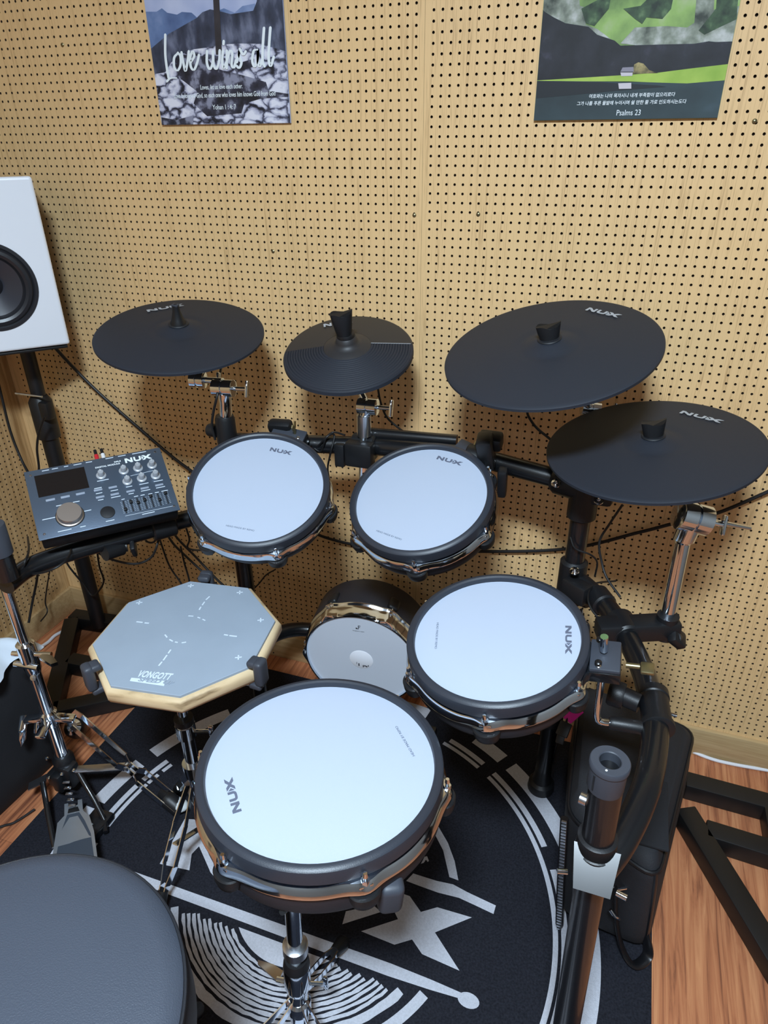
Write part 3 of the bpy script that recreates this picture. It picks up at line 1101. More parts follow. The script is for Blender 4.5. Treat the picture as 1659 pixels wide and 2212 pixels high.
# kick
def kick_pad():
    c, n, R = (-.056, -.294, .324), (.106, -.993, -.057), .127
    M = frame(c, n, (1, 0, 0))
    t = thing('kick_pad', 'low upright kick drum pad with grey head facing the drummer', 'drum pad', M)
    lugs = [math.radians(a) for a in (60, 120, 180, 240, 300, 0)]
    Rr = Matrix.Rotation(math.radians(2), 4, 'Z')

    def near(a):
        return min(abs((a - l + PI) % (2 * PI) - PI) for l in lugs)

    def fh(r, z, a):
        k = math.exp(-(near(a) / .12) ** 2)
        return (r + (.007 * k if r > R + .004 else 0), z)
    MB().lathe([(.0001, -.004), (R * .6, -.004), (R, -.004)], 80).build('head', M_HEADG, t, local=True)
    MB().lathe([(R - .0005, -.004), (R + .001, .001), (R + .004, .0015), (R + .0055, -.001), (R + .006, -.012), (R + .0085, -.019), (R + .0085, -.030), (R + .012, -.034),
                (R + .012, -.037), (R - .002, -.037)], 160, fn=fh, M=Rr).build('hoop', M_CHROME, t, local=True)
    MB().lathe([(R + .004, -.034), (R + .010, -.040), (R + .012, -.055), (R + .012, -.12), (R + .004, -.132), (.0001, -.134)], 96).build('shell', M_SHELL, t, local=True)
    for a in lugs:
        ML = Rr @ Matrix.Rotation(a, 4, 'Z') @ Matrix.Translation(V((R + .014, 0, 0)))
        MB().box((-.002, 0, -.062), (.016, .026, .036), ML, bev=.007, seg=3).build('lug', M_BLKP, t, local=True)
        o = MB()
        o.cyl((0, 0, -.05), (0, 0, -.018), .0022, 10, M=ML)
        o.cyl((0, 0, -.030), (0, 0, -.024), .005, 6, M=ML)
        o.box((0, 0, -.034), (.010, .020, .004), ML, bev=.0015)
        o.build('tension_bolt', M_CHROME, t, local=True)
    MB().lathe([(.0001, -.0030), (.026, -.0030), (.0275, -.0038)], 40).build('beater_patch', M_WHITE, t, local=True)['label'] = 'shiny round impact patch'
    o = MB()
    for (u, v, wd_, hh) in [(-.006, -.016, .0025, .008), (.004, -.019, .0022, .006), (.008, -.0175, .004, .003), (.012, -.0185, .003, .004), (-.011, -.012, .001, .006), (.016, -.016, .002, .004)]:
        o.box((u, v, -.0028), (wd_, hh, .0003), None)
    o.build('patch_print', M_PRINTK, t, local=True, smooth=False)
    o = MB()
    MLg = Matrix.Translation(V((-.004, .092, -.0038)))
    for (u, v, a_, b_) in [(-.0028, 0, .0035, .0035), (.0015, .0035, .0014, .010), (.004, .0078, .005, .0014), (.0035, .004, .004, .0012), (0, -.001, .003, .0012)]:
        o.box((u, v, 0), (a_, b_, .0003), MLg)
    o.build('logo', M_PRINTK, t, local=True, smooth=False)
    lettering(t, 'Designed in Japan', Matrix.Translation(V((-.016, .0835, -.0038))), .0036, M_PRINTK, 'small_lettering', sx=1.05, ext=.00005)
    # foot post of the pad, standing on the rug
    o = MB()
    o.tube([(0, -.10, -.085), (0, -.290, -.085)], .016, 16)
    o.build('leg', M_BLK, t, local=True)
    o = MB()
    bz = V((-.056 - .106 * .0, -.22, .0))
    o.box((-.056, -.205, .0195), (.30, .05, .022), None, bev=.004)
    o.box((-.19, -.235, .0195), (.03, .16, .022), None, bev=.004)
    o.box((.078, -.235, .0195), (.03, .16, .022), None, bev=.004)
    o.build('foot_frame', M_BLK, t)
    return t


kick_pad()

# ------------------------------------------------------------------ practice pad and its stand
PM = frame((-.27, -.600, .585), (0.001, -.018, 1), (.991, .13, .001))
t = thing('practice_pad', 'octagonal grey rubber practice pad on a wooden base, left of the snare pad', 'practice pad', PM)
Ro = .160
octg = [(Ro * math.cos(math.radians(22.5 + 45 * k)), Ro * math.sin(math.radians(22.5 + 45 * k))) for k in range(8)]


def oct_loft(rows, mats_i=0):
    o = MB()
    vs, fs = [], []
    for (s, z) in rows:
        for q in octg:
            vs.append((q[0] * s, q[1] * s, z))
    for i in range(len(rows) - 1):
        for k in range(8):
            k2 = (k + 1) % 8
            fs.append([i * 8 + k, i * 8 + k2, (i + 1) * 8 + k2, (i + 1) * 8 + k])
    fs.append(list(range(8)))
    fs.append([(len(rows) - 1) * 8 + k for k in range(8)][::-1])
    return o.add(vs, fs)


oct_loft([(.98, -.034), (1.045, -.031), (1.065, -.024), (1.065, -.012), (1.045, -.0065), (1.0, -.0052)]).build('wood_base', M_PADW, t, local=True, ang=60)
oct_loft([(1.0, -.0052), (1.0, -.0008), (.994, 0)]).build('rubber_top', M_PADG, t, local=True, smooth=False)
o = MB()
PC, PN = PM.translation.copy(), V((PM[0][2], PM[1][2], PM[2][2]))


def pl(px, py, s=2.765, ox=0, oy=1180):
    p = PM.inverted() @ on_plane(ox + px / s, oy + py / s, PC, PN)
    return V((p.x, p.y, 0))


def dash(a, b_, wd_=.0026):
    o.bar(V((a.x, a.y, .0002)), V((b_.x, b_.y, .0002)), wd_, .0003)


for seq in ([(1252, 300), (1230, 320), (1222, 332), (1208, 352), (1200, 362), (1190, 380)], [(1020, 618), (1005, 640), (998, 650), (975, 682), (968, 690), (948, 714)],
            [(815, 451), (852, 455), (864, 458), (890, 460)], [(1338, 528), (1362, 532), (1370, 534), (1415, 539)]):
    for k in range(0, len(seq) - 1, 2):
        dash(pl(*seq[k]), pl(*seq[k + 1]))
arcs = [(985, 528), (998, 545), (1012, 557), (1032, 568), (1045, 572), (1062, 575), (1085, 577), (1112, 573)]
for k in range(0, 8, 2):
    dash(pl(*arcs[k]), pl(*arcs[k + 1]), .0024)
for a, c in (((1180, 424), (1196, 430)), ((1210, 436), (1226, 444)), ((1125, 416), (1155, 418))):
    dash(pl(*a), pl(*c), .0022)
for q in ((832, 337), (1140, 236), (1432, 276), (1557, 441), (1424, 664)):
    p = pl(*q)
    d1, d2 = V((.0055, .002, 0)), V((-.002, .0055, 0))
    dash(p - d1, p + d1, .0022)
    dash(p - d2, p + d2, .0022)
o.build('guide_marks', M_PADPR, t, local=True, smooth=False)
pa, pb = pl(815, 778), pl(1010, 798)
an = math.degrees(math.atan2((pb - pa).y, (pb - pa).x))
lettering(t, 'VONGOTT', Matrix.Translation(V((pa.x, pa.y, .0003))) @ Matrix.Rotation(math.radians(an), 4, 'Z'), .0205, M_PADPR, 'lettering', sx=(pb - pa).length / (.0205 * 4.95),
          shear=.2, offset=.0006, ext=.0001)
qa = [pl(785, 786), pl(987, 805), pl(980, 836), pl(775, 806)]
MB().add([V((p.x, p.y, .0004)) for p in qa], [[0, 1, 2, 3]]).build('label_box', M_PADPR, t, local=True, smooth=False)
pa = pl(822, 806)
lettering(t, 'SPEED UP', Matrix.Translation(V((pa.x, pa.y, .0007))) @ Matrix.Rotation(math.radians(an), 4, 'Z'), .0105, M_PADG, 'small_lettering', sx=1.35, shear=.2, offset=.0004, ext=.0001)

# stand
st = thing('pad_stand', 'chrome tripod stand with rubber grips holding the octagonal practice pad', 'stand', loc=(-.27, -.62, 0))
px_, py_ = -.292, -.625
o = MB()
o.cyl((px_, py_, .36), (px_, py_, .545), .0098, 20)
o.build('upper_tube', M_CHROME, st)
o = MB()
o.cyl((px_, py_, .06), (px_, py_, .355), .0135, 20)
o.build('lower_tube', M_CHROME, st)
o = MB()
o.cyl((px_, py_, .345), (px_, py_, .375), .019, 20)
o.cyl((px_, py_, .372), (px_, py_, .384), .017, 20)
cl = o.build('clamp_collar', M_CHROME, st)
MB().cyl((px_, py_, .378), (px_, py_, .392), .0185, 20).build('nylon_bushing', M_BLKP, cl)
o = MB()
o.cyl((px_ + .015, py_, .36), (px_ + .045, py_ + .01, .36), .004, 10)
o.box((px_ + .05, py_ + .011, .36), (.010, .006, .030), None, bev=.002)
o.build('wing_bolt', M_CHROME, cl)
# basket: tilter and three arms with grips
o = MB()
o.lathe([(.0001, .515), (.018, .515), (.020, .522), (.020, .54), (.012, .546), (.0001, .546)], 24, Matrix.Translation(V((px_, py_, 0))))
o.ball((px_ + .05, py_ + .03, .500), (.022, .022, .018))
o.build('tilter', M_CHROME, st)
gp = [(-.362, -.738, .580), (-.104, -.640, .580), (-.326, -.443, .580)]
for gx, gy, gz in gp:
    d = V((gx - px_, gy - py_, 0))
    dn = d.normalized()
    arm = MB().tube(catmull([(px_, py_, .535), (px_ + d.x * .5, py_ + d.y * .5, .540), (gx - dn.x * .012, gy - dn.y * .012, .540), (gx + dn.x * .006, gy + dn.y * .006, .548),
                             (gx + dn.x * .006, gy + dn.y * .006, .585)], 6), .0048, 12).build('basket_arm', M_CHROMEB, st)
    o = MB()
    MG = frame((gx, gy, gz), (0, 0, 1), dn)
    o.box((.006, 0, -.005), (.017, .026, .050), MG, bev=.006, seg=3)
    o.box((-.004, 0, .012), (.022, .024, .013), MG, bev=.005, seg=3)
    o.box((-.003, 0, -.034), (.024, .024, .012), MG, bev=.004, seg=3)
    o.build('rubber_grip', M_GRYP, arm)
# legs: paired flat strips
def strip_leg(root, top, knee, foot, tip_r=.012, name='leg', wd_=.006, spread=.018, material=M_CHROME):
    top, foot = V(top), V(foot)
    o = MB()
    side = (foot - top).cross(V((0, 0, 1))).normalized()
    for sg in (-1, 1):
        P = [top + side * sg * spread * .45, top.lerp(foot, .3) + side * sg * spread, top.lerp(foot, .62) + side * sg * spread,
             top.lerp(foot, .78) + side * sg * spread * .5, top.lerp(foot, .97) + side * sg * spread * .35]
        for a_, b_ in zip(P[:-1], P[1:]):
            o.bar(a_, b_, .002, .014)
    lg = o.build(name, material, root)
    d = (foot - top).normalized()
    o = MB()
    o.tube([foot - d * .045, foot - d * .01, foot], [.010, .014, .010], 12)
    o.build('rubber_foot', M_BLKP, lg)
    return lg


for a in (266, 146, 26):
    ca, sa = math.cos(math.radians(a)), math.sin(math.radians(a))
    strip_leg(st, (px_ + ca * .02, py_ + sa * .02, .22), None, (px_ + ca * .170, py_ + sa * .170, .022), spread=.013)
    MB().bar((px_ + ca * .012, py_ + sa * .012, .085), (px_ + ca * .09, py_ + sa * .09, .130), .012, .003).build('leg_brace', M_CHROME, st)
MB().cyl((px_, py_, .24), (px_, py_, .27), .021, 20).build('leg_collar', M_CHROME, st)
MB().cyl((px_, py_, .07), (px_, py_, .10), .017, 20).build('leg_collar', M_BLKP, st)

# snare stand
ss = thing('snare_stand', 'chrome tripod stand carrying the large snare pad at the bottom of the view', 'stand', loc=(.052, -.875, 0))
a0_, a1_ = V((.062, -.868, .575)), V((.048, -.880, .05))
ax = (a1_ - a0_)


def ap(f):
    return a0_ + ax * f


o = MB()
o.cyl(ap(0), ap(.72), .0125, 24)
o.build('upper_tube', M_CHROME, ss)
MB().cyl(ap(.70), ap(1.0), .0160, 24).build('lower_tube', M_CHROME, ss)
o = MB()
o.tube([ap(.59), ap(.595), ap(.63), ap(.635)], [.015, .020, .020, .015], 24)
o.build('memory_ring', M_CHROMEB, ss)
o = MB()
o.tube([ap(.69), ap(.70), ap(.80), ap(.83)], [.019, .0215, .0215, .018], 24)
cl = o.build('clamp_collar', M_CHROME, ss)
MB().tube([ap(.665), ap(.68), ap(.70)], [.018, .0205, .0215], 24).build('nylon_bushing', M_BLKP, cl)
o = MB()
pw = ap(.80)
o.cyl(pw, pw + V((-.035, -.006, 0)), .0045, 10)
o.prism([(-.03, -.010), (-.075, .004), (-.078, .010), (-.05, .012), (-.03, .008)], -.002, .002, Matrix.Translation(pw))
o.cyl(pw, pw + V((.04, .012, .0)), .0035, 10)
o.box(tuple(pw + V((.045, .012, .006))), (.008, .006, .034), None, bev=.002)
o.build('wing_bolt', M_CHROME, cl)
MB().tube([ap(.88), ap(.89), ap(.94), ap(.95)], [.0165, .0205, .0205, .0165], 24).build('leg_collar', M_CHROME, ss)
o = MB()
o.cyl((.064, -.867, .566), (.070, -.864, .580), .018, 20)
for a in (35, 155, 275):
    ca, sa = math.cos(math.radians(a)), math.sin(math.radians(a))
    o.tube([(.09 + ca * .02, -.86 + sa * .02, .582), (.111 + ca * .14, -.853 + sa * .14, .578), (.111 + ca * .15, -.853 + sa * .15, .588)], .004, 10)
o.build('basket', M_BLK, ss)
# black grip knob seen under the snare's right edge
gk = on_z(843, 1930, .59)
MG = frame((gk.x, gk.y, .590), (.1, -.05, 1), (.9, .5, 0))
o = MB()
o.box((0, 0, 0), (.030, .026, .052), MG, bev=.009, seg=4)
o.build('rubber_grip', M_GRYP, ss)
for (fx, fy) in ((.066, -.725), (-.045, -1.03), (.20, -.98)):
    top = ap(.86) + (V((fx, fy, 0)) - ap(.86)).normalized() * .012
    strip_leg(ss, (top.x, top.y, .115), None, (fx, fy, .024), spread=.010)


# ------------------------------------------------------------------ cymbals
def wing_knob(root, M, h=.03, r0=.011, r1=.023, name='wing_nut'):
    o = MB()
    n = 32
    rows = 9
    vs, fs = [], []
    for i in range(rows):
        f = i / (rows - 1)
        for k in range(n):
            a = 2 * PI * k / n
            ex = r0 + (r1 - r0) * f ** 0.8
            ey = r0 * (1 - .25 * f)
            x = ex * math.copysign(abs(math.cos(a)) ** .9, math.cos(a))
            y = ey * math.sin(a)
            z = h * f
            if f > .6:
                z -= .006 * (1 - abs(x) / r1) * (f - .6) / .4
                z += .002 * math.cos(a * 3)
            vs.append((x, y, z))
    for i in range(rows - 1):
        for k in range(n):
            fs.append([i * n + k, i * n + (k + 1) % n, (i + 1) * n + (k + 1) % n, (i + 1) * n + k])
    fs.append(list(range(n)))
    fs.append([(rows - 1) * n + k for k in range(n)])
    o.add(vs, fs, 0, M)
    kn = o.build(name, M_BLKP, root, local=True)
    MB().lathe([(.0001, h - .003), (.0035, h - .003), (.0045, h - .0045)], 14, M).build('hole_rim', M_PRINTK, kn, local=True)
    return kn


def cymbal_prof(R, bell=.045, hb=.020):
    top = [(.011, hb), (.014, hb + .001), (bell * .55, hb - .0025), (bell * .85, hb - .0075), (bell, hb - .0095), (bell * 1.15, hb - .0105)]
    zb = hb - .0105
    for k in range(1, 13):
        f = k / 12
        top.append((bell * 1.15 + (R - .003 - bell * 1.15) * f, zb * (1 - f ** 1.2) + .0015))
        if k < 12:
            # shallow lathe groove
            rr = bell * 1.15 + (R - .003 - bell * 1.15) * (f + .03)
            top.append((rr, zb * (1 - (f + .03) ** 1.2) + .0010))
    top += [(R, -.0005), (R, -.005), (R - .003, -.0065), (R - .012, -.005), (bell, .002), (.011, hb - .008), (.011, hb)]
    return top


def cymbal(label, c, n, R, logo_a, logo_b, knob, group, boss=False):
    M = frame(c, n)
    t = thing('cymbal_pad', label, 'cymbal', M, group=group)
    if not boss:
        MB().lathe(cymbal_prof(R), 120).build('bow', M_CYM, t, local=True, ang=50)
        MB().lathe([(.0115, .0220), (.0185, .0222), (.0198, .0205)], 40).build('hole_rim', M_PRINTK, t, local=True)
    MV = frame(c, n)
    ia, ib = MV.inverted() @ V(logo_a), MV.inverted() @ V(logo_b)
    d = ib - ia
    rl = math.hypot(ia.x, ia.y)
    a = math.atan2(d.y, d.x)
    zz = max(.0035, 0.0095 * (1 - ((rl - .05) / (R - .053)) ** 1.2) + .0035)
    # the logo lies on the sloping bow: tilt it outward with the surface
    mid = (ia + ib) / 2
    rad = V((mid.x, mid.y, 0)).normalized()
    slope = -.075
    nz = V((-rad.x * slope, -rad.y * slope, 1)).normalized()
    ML = frame((ia.x, ia.y, zz), nz, (math.cos(a), math.sin(a), 0))
    logo(t, ML, .0125, M_PRINTW, math.hypot(d.x, d.y), th=.0004)
    return t, M


def lpt(c, n, px, py, lift=.005):
    nn_ = V(n).normalized()
    return on_plane(px, py, V(c) + nn_ * lift, nn_)


GC_ = 'dark rubber cymbal pads'
cL, nL, RL = (-.439, -.248, 1.023), (.105, -.165, .98), .165
tc1, Mc1 = cymbal('leftmost dark cymbal pad with a tall narrow cone cap, next to the white speaker', cL, nL, RL, lpt(cL, nL, 320, 677), lpt(cL, nL, 398, 663), None, GC_)
o = MB()
o.lathe([(.0001, .012), (.0175, .012), (.0172, .018), (.012, .030), (.0078, .046), (.0070, .056), (.0068, .058), (.0001, .058)], 32,
        frame((0, 0, 0), (0, 0, 1)))
kn = o.build('cone_cap', M_BLKP, tc1, local=True)
MB().box((0, 0, .0585), (.0125, .011, .004), None, bev=.001).build('cap_tip', M_GRYP, kn, local=True)
MB().lathe([(.0001, .061), (.003, .061), (.0035, .0608)], 12).build('hole_rim', M_PRINTK, kn, local=True)

cH, nH, RH = (-.104, -.19, .999), (.031, -.318, .947), .1265
tc2, Mc2 = cymbal('smallest dark cymbal pad, half smooth and half ridged, with a tall black wing nut', cH, nH, RH, lpt(cH, nH, 700, 709), lpt(cH, nH, 762, 699), None, GC_, boss=True)
ridged = [(.046, .0125)]
N_ = 15
for k in range(N_):
    f0 = k / N_
    r0_ = .046 + (.122 - .046) * f0
    z0_ = .0125 - .0115 * f0
    dr = (.122 - .046) / N_
    ridged += [(r0_ + dr * .15, z0_ + .0012), (r0_ + dr * .75, z0_ + .0003), (r0_ + dr * .98, z0_ - .0009)]
ridged += [(.1245, .0008), (RH, -.002), (RH, -.0095), (RH - .003, -.011)]
MB().lathe(ridged, 80, a0=math.radians(-168), a1=math.radians(22)).build('ridged_half', M_CYM, tc2, local=True, ang=25)
smo = [(.046, .0128), (.08, .0078), (.122, .0014), (.1245, .0008), (RH, -.002), (RH, -.0095), (RH - .003, -.011)]
MB().lathe(smo, 70, a0=math.radians(22), a1=math.radians(192)).build('smooth_half', M_CYMB, tc2, local=True, ang=50)
MB().lathe([(.0155, .036), (.019, .034), (.0205, .026), (.024, .0205), (.032, .0175), (.040, .0158), (.045, .0130), (.048, .0118)], 64).build('bell', M_CYMB, tc2, local=True, ang=60)
MB().lathe([(RH - .003, -.011), (.06, -.004), (.02, .004), (.0001, .004)], 64).build('underside', M_CYMB, tc2, local=True)
MB().lathe([(.0001, .042), (.0165, .042), (.0175, .040), (.0175, .032), (.0155, .030)], 32).build('felt_cap', M_BLKP, tc2, local=True)
wing_knob(tc2, Matrix.Translation(V((-.002, -.002, .041))) @ Matrix.Rotation(math.radians(28), 4, 'Z'), .046, .0140, .0215)
MB().bar(V((.046 * math.cos(math.radians(22)), .046 * math.sin(math.radians(22)), .0135)), V((.122 * math.cos(math.radians(22)), .122 * math.sin(math.radians(22)), .0022)), .0012, .0006).build(
    'seam_line', M_PRINTW, tc2, local=True)

cR, nR, RR = (.282, -.245, 1.050), (-.138, -.249, .959), .178
tc3, Mc3 = cymbal('upper of the two large dark cymbal pads on the right, farther from the viewer', cR, nR, RR, lpt(cR, nR, 1264, 673), lpt(cR, nR, 1334, 689), None, GC_)
wing_knob(tc3, Matrix.Translation(V((0, 0, .010))) @ Matrix.Rotation(math.radians(18), 4, 'Z'), .036, .0125, .0205)
cC, nC, RCr = (.470, -.229, .894), (-.131, -.116, .984), .178
tc4, Mc4 = cymbal('lower large dark cymbal pad at the right edge, partly shaded by the one above', cC, nC, RCr, lpt(cC, nC, 1467, 896), lpt(cC, nC, 1556, 917), None, GC_)
wing_knob(tc4, Matrix.Translation(V((0, 0, .010))) @ Matrix.Rotation(math.radians(18), 4, 'Z'), .038, .0135, .0205)


# ------------------------------------------------------------------ cymbal arms
def tilter_at(root, p, axis, r=.017, L=.042, name='tilter'):
    """toothed chrome hub with a wing bolt along axis"""
    p = V(p)
    axis = V(axis).normalized()
    o = MB()
    o.tube([p - axis * L * .5, p - axis * L * .48, p - axis * .002, p - axis * .001, p + axis * .001, p + axis * .002, p + axis * L * .48, p + axis * L * .5],
           [r * .85, r, r, r * .85, r * .85, r, r, r * .85], 28)
    ti = o.build(name, M_CHROME, root)
    o = MB()
    e = p + axis * L * .5
    o.cyl(e, e + axis * .026, .0042, 12)
    o.box((0, 0, 0), (.006, .012, .034), frame(e + axis * .028, (0, .3, 1), axis), bev=.0025)
    o.build('wing_bolt', M_CHROME, ti)
    return ti


def under(M, d):
    return M @ V((0, 0, -d))


# left cymbal arm
post_l = V((-.352, -.262, .862))
arm = thing('cymbal_stand', 'chrome boom arm under the leftmost cymbal pad, set in a black sleeve', 'cymbal stand', loc=tuple(post_l))
hubp = on_y(428, 820, -.258)
MB().cyl(under(Mc1, .0), hubp, .0045, 12).build('threaded_rod', M_CHROMEB, arm)
MB().cyl(under(Mc1, .030), under(Mc1, .006), .012, 16).build('washer_cup', M_BLKP, arm)
tt = on_y(483, 838, -.268)
tilter_at(arm, hubp, (1, .15, 0), .0165, .030)
tilter_at(arm, tt, (1, .1, .02), .017, .044)
MB().cyl(hubp, tt + V((0, 0, .014)), .0065, 14).build('boom_rod', M_CHROME, arm)
MB().tube([tt + V((0, 0, -.01)), tt + V((0, .0, -.030)), post_l + V((0, 0, -.02))], [.014, .0125, .0125], 20).build('tube', M_CHROME, arm)

# hi-hat arm
arm = thing('cymbal_stand', 'chrome arm under the smallest cymbal pad, clamped to the back bar', 'cymbal stand', loc=(-.085, -.21, .80))
hubp = under(Mc2, .050)
MB().cyl(under(Mc2, -.02), hubp, .0045, 12).build('threaded_rod', M_CHROMEB, arm)
tt = on_y(795, 878, -.20)
tilter_at(arm, tt, (1, 0, .03), .0165, .040)
MB().cyl(hubp, tt, .007, 14).build('boom_rod', M_CHROME, arm)
a_, b_ = on_y(786, 905, -.205), on_y(784, 1085, -.215)
MB().tube([tt, a_, b_], [.013, .0095, .0095], 18).build('tube', M_CHROME, arm)
MB().cyl(a_ + V((0, 0, .008)), a_ + V((0, 0, -.035)), .0145, 20).build('tube_collar', M_CHROMEB, arm)
hh_b = b_

# ride arm
arm = thing('cymbal_stand', 'pale chrome boom peeking out under the upper right cymbal pad', 'cymbal stand', loc=(.37, -.24, .82))
hubp = under(Mc3, .040)
MB().cyl(under(Mc3, -.005), hubp, .0045, 12).build('threaded_rod', M_CHROMEB, arm)
t2_ = on_y(1276, 882, -.075)
tilter_at(arm, t2_, (.8, .2, -.1), .0150, .036)
MB().cyl(hubp, t2_, .0060, 14).build('boom_rod', M_CHROME, arm)
MB().tube(catmull([t2_, t2_ + V((.0, -.002, -.06)), V((t2_.x, -.085, .80)), V((.370, -.225, .775))], 6), .0095, 16).build('tube', M_CHROME, arm)

# crash arm
pc = V((.5397, -.3478, .62))
arm = thing('cymbal_stand', 'tall chrome pole and boom of the lower right cymbal pad, clamped to the side arm', 'cymbal stand', loc=tuple(pc))
hubp = under(Mc4, .040)
MB().cyl(under(Mc4, -.005), hubp, .0045, 12).build('threaded_rod', M_CHROMEB, arm)
tp = on_z(1480, 1148, .790)
tq = on_z(1497, 1118, .815)
MB().cyl(pc + V((0, 0, -.03)), tp, .0120, 20).build('tube', M_CHROME, arm)
MB().tube([tp + V((0, 0, -.02)), tp + V((0, 0, -.015)), tq], [.0135, .0175, .0190], 22).build('tube_collar', M_CHROME, arm)
tilter_at(arm, tq, (.9, .28, -.25), .0250, .052)
MB().cyl(hubp, tq, .0075, 14).build('boom_rod', M_CHROME, arm)
e1 = on_y(1620, 1141, tq.y + .06)
MB().cyl(tq, e1, .0050, 12, r1=.0035).build('boom_tail', M_CHROME, arm)

# ------------------------------------------------------------------ rack
rack = thing('drum_rack', 'black tubular drum rack with curved side arms carrying the pads', 'drum rack', loc=(0, -.3, 0))
TR_ = .0185
PR, PLf = V((.37, -.24, 0)), V((-.352, -.262, 0))
MB().cyl((PR.x, PR.y, .03), (PR.x, PR.y, .832), TR_, 24).build('post', M_BLK, rack)
MB().cyl((PLf.x, PLf.y, .03), (PLf.x, PLf.y, .80), TR_, 24).build('post', M_BLK, rack)
sl = MB()
sl.tube([(PLf.x, PLf.y, .740), (PLf.x, PLf.y, .745), (PLf.x, PLf.y, .858), (PLf.x, PLf.y, .866)], [.020, .0225, .0205, .0180], 24)
sl = sl.build('clamp_sleeve', M_BLKP, rack)
MB().lathe([(.0001, -.020), (.012, -.020), (.014, -.016), (.014, .0), (.0001, .0)], 20, frame((PLf.x - .019, PLf.y - .006, .832), (1, 0, 0), (0, 0, 1))).build('clamp_knob', M_BLKP, sl)
for q in (PR, PLf):
    MB().lathe([(.0001, 0.008), (.030, .008), (.031, .012), (.029, .030), (.022, .036), (.0188, .060), (.0186, .075)], 28, Matrix.Translation(V((q.x, q.y, 0)))).build('rubber_foot', M_BLKP, rack)
# back bar: left piece and right piece
BB = [on_y(560, 948, -.21), on_y(655, 952, -.205), on_y(780, 968, -.20), on_y(930, 975, -.20)]
BZ = .806
MB().cyl((PLf.x + .015, PLf.y + .01, BZ), (-.055, -.195, BZ + .004), TR_, 24).build('back_bar', M_BLK, rack)
q0, q1 = V((.155, -.205, .822)), V((.345, -.232, .806))
MB().cyl(q0, q1, TR_, 24).build('back_bar', M_BLK, rack)
MB().cyl((-.075, -.185, .832), (.115, -.175, .836), .012, 20).build('back_bar', M_BLK, rack)
MB().cyl((-.055, -.195, BZ + .004), (.155, -.205, .822), TR_, 24).build('back_bar', M_BLK, rack)


def clamp(p, axis, r=.026, L=.05, name='clamp', bolt=None, knob=None):
    p, axis = V(p), V(axis).normalized()
    o = MB()
    o.tube([p - axis * L / 2, p - axis * (L / 2 - .003), p + axis * (L / 2 - .003), p + axis * L / 2], [r - .003, r, r, r - .003], 24)
    c_ = o.build(name, M_BLKP, rack)
    if bolt is not None:
        bz = V(bolt).normalized()
        o = MB()
        o.lathe([(.0001, .007), (.003, .0065), (.0035, .003), (.006, .002), (.0085, .0005), (.0088, -.001)], 18, frame(p + bz * (r + .001), bz))
        o.cyl(p + bz * r, p + bz * (r + .014), .0022, 8)
        o.build('clamp_bolt', M_CHROME, c_)
    if knob is not None:
        kz = V(knob).normalized()
        o = MB()
        o.cyl(p + kz * r, p + kz * (r + .016), .008, 14)
        o.box((0, 0, 0), (.032, .013, .018), frame(p + kz * (r + .022), kz, (0, .2, 1)), bev=.004)
        o.build('clamp_knob', M_BLKP, c_)
    return c_


# clamp of the small cymbal arm on the bar
cp = on_y(787, 978, -.200)
clamp((cp.x, -.198, .808), (1, 0, 0), .0265, .050)
o = MB()
o.box((cp.x, -.225, .803), (.058, .030, .052), None, bev=.006)
o.box((cp.x - .043, -.222, .795), (.022, .022, .050), None, bev=.004)
o.build('clamp_jaw', M_BLKP, rack)
# clamp with knob by the middle upper pad
cq = V((.168, -.218, .822))
c_ = clamp(cq, (1, -.05, 0), .027, .045)
o = MB()
o.box((0, 0, 0), (.030, .040, .070), frame(on_y(1050, 975, -.245), (-.1, -.35, 1), (1, .1, 0)), bev=.007)
o.box((0, 0, 0), (.044, .030, .030), frame(on_y(1060, 952, -.235), (0, -.4, 1), (.9, .1, -.3)), bev=.006)
o.box((0, 0, 0), (.018, .030, .060), frame(on_y(1085, 1040, -.235), (0, -.2, 1), (1, .1, 0)), bev=.005)
o.build('clamp_jaw', M_BLKP, rack)
# clamp by the left upper pad
o = MB()
o.box((0, 0, 0), (.050, .026, .026), frame(on_y(606, 921, -.26), (0, -.4, 1), (1, .1, 0)), bev=.008)
o.box((0, 0, 0), (.026, .034, .060), frame(on_y(640, 962, -.235), (0, -.2, 1), (1, .1, 0)), bev=.006)
o.build('clamp_jaw', M_BLKP, rack)
# corner joint right
o = MB()
o.tube([V((.31, -.226, .806)), V((.318, -.228, .806)), V((.372, -.238, .802)), V((.385, -.24, .800))], [.020, .026, .0275, .024], 24)
o.tube([V((PR.x, PR.y, .846)), V((PR.x, PR.y, .84)), V((PR.x, PR.y, .745)), V((PR.x, PR.y, .740))], [.020, .0265, .0265, .020], 24)
o.box((.398, -.248, .800), (.045, .030, .040), None, bev=.008)
cj = o.build('corner_joint', M_BLKP, rack)
for q in (on_y(1201, 1044, -.262), on_y(1293, 1081, -.272)):
    o = MB()
    o.lathe([(.0001, .007), (.003, .0065), (.0035, .003), (.006, .002), (.0085, .0005), (.0088, -.001)], 18, frame(q, (0, -.5, .85)))
    o.cyl(q, q + V((0, -.006, .010)), .0022, 8)
    o.build('clamp_bolt', M_CHROME, cj)
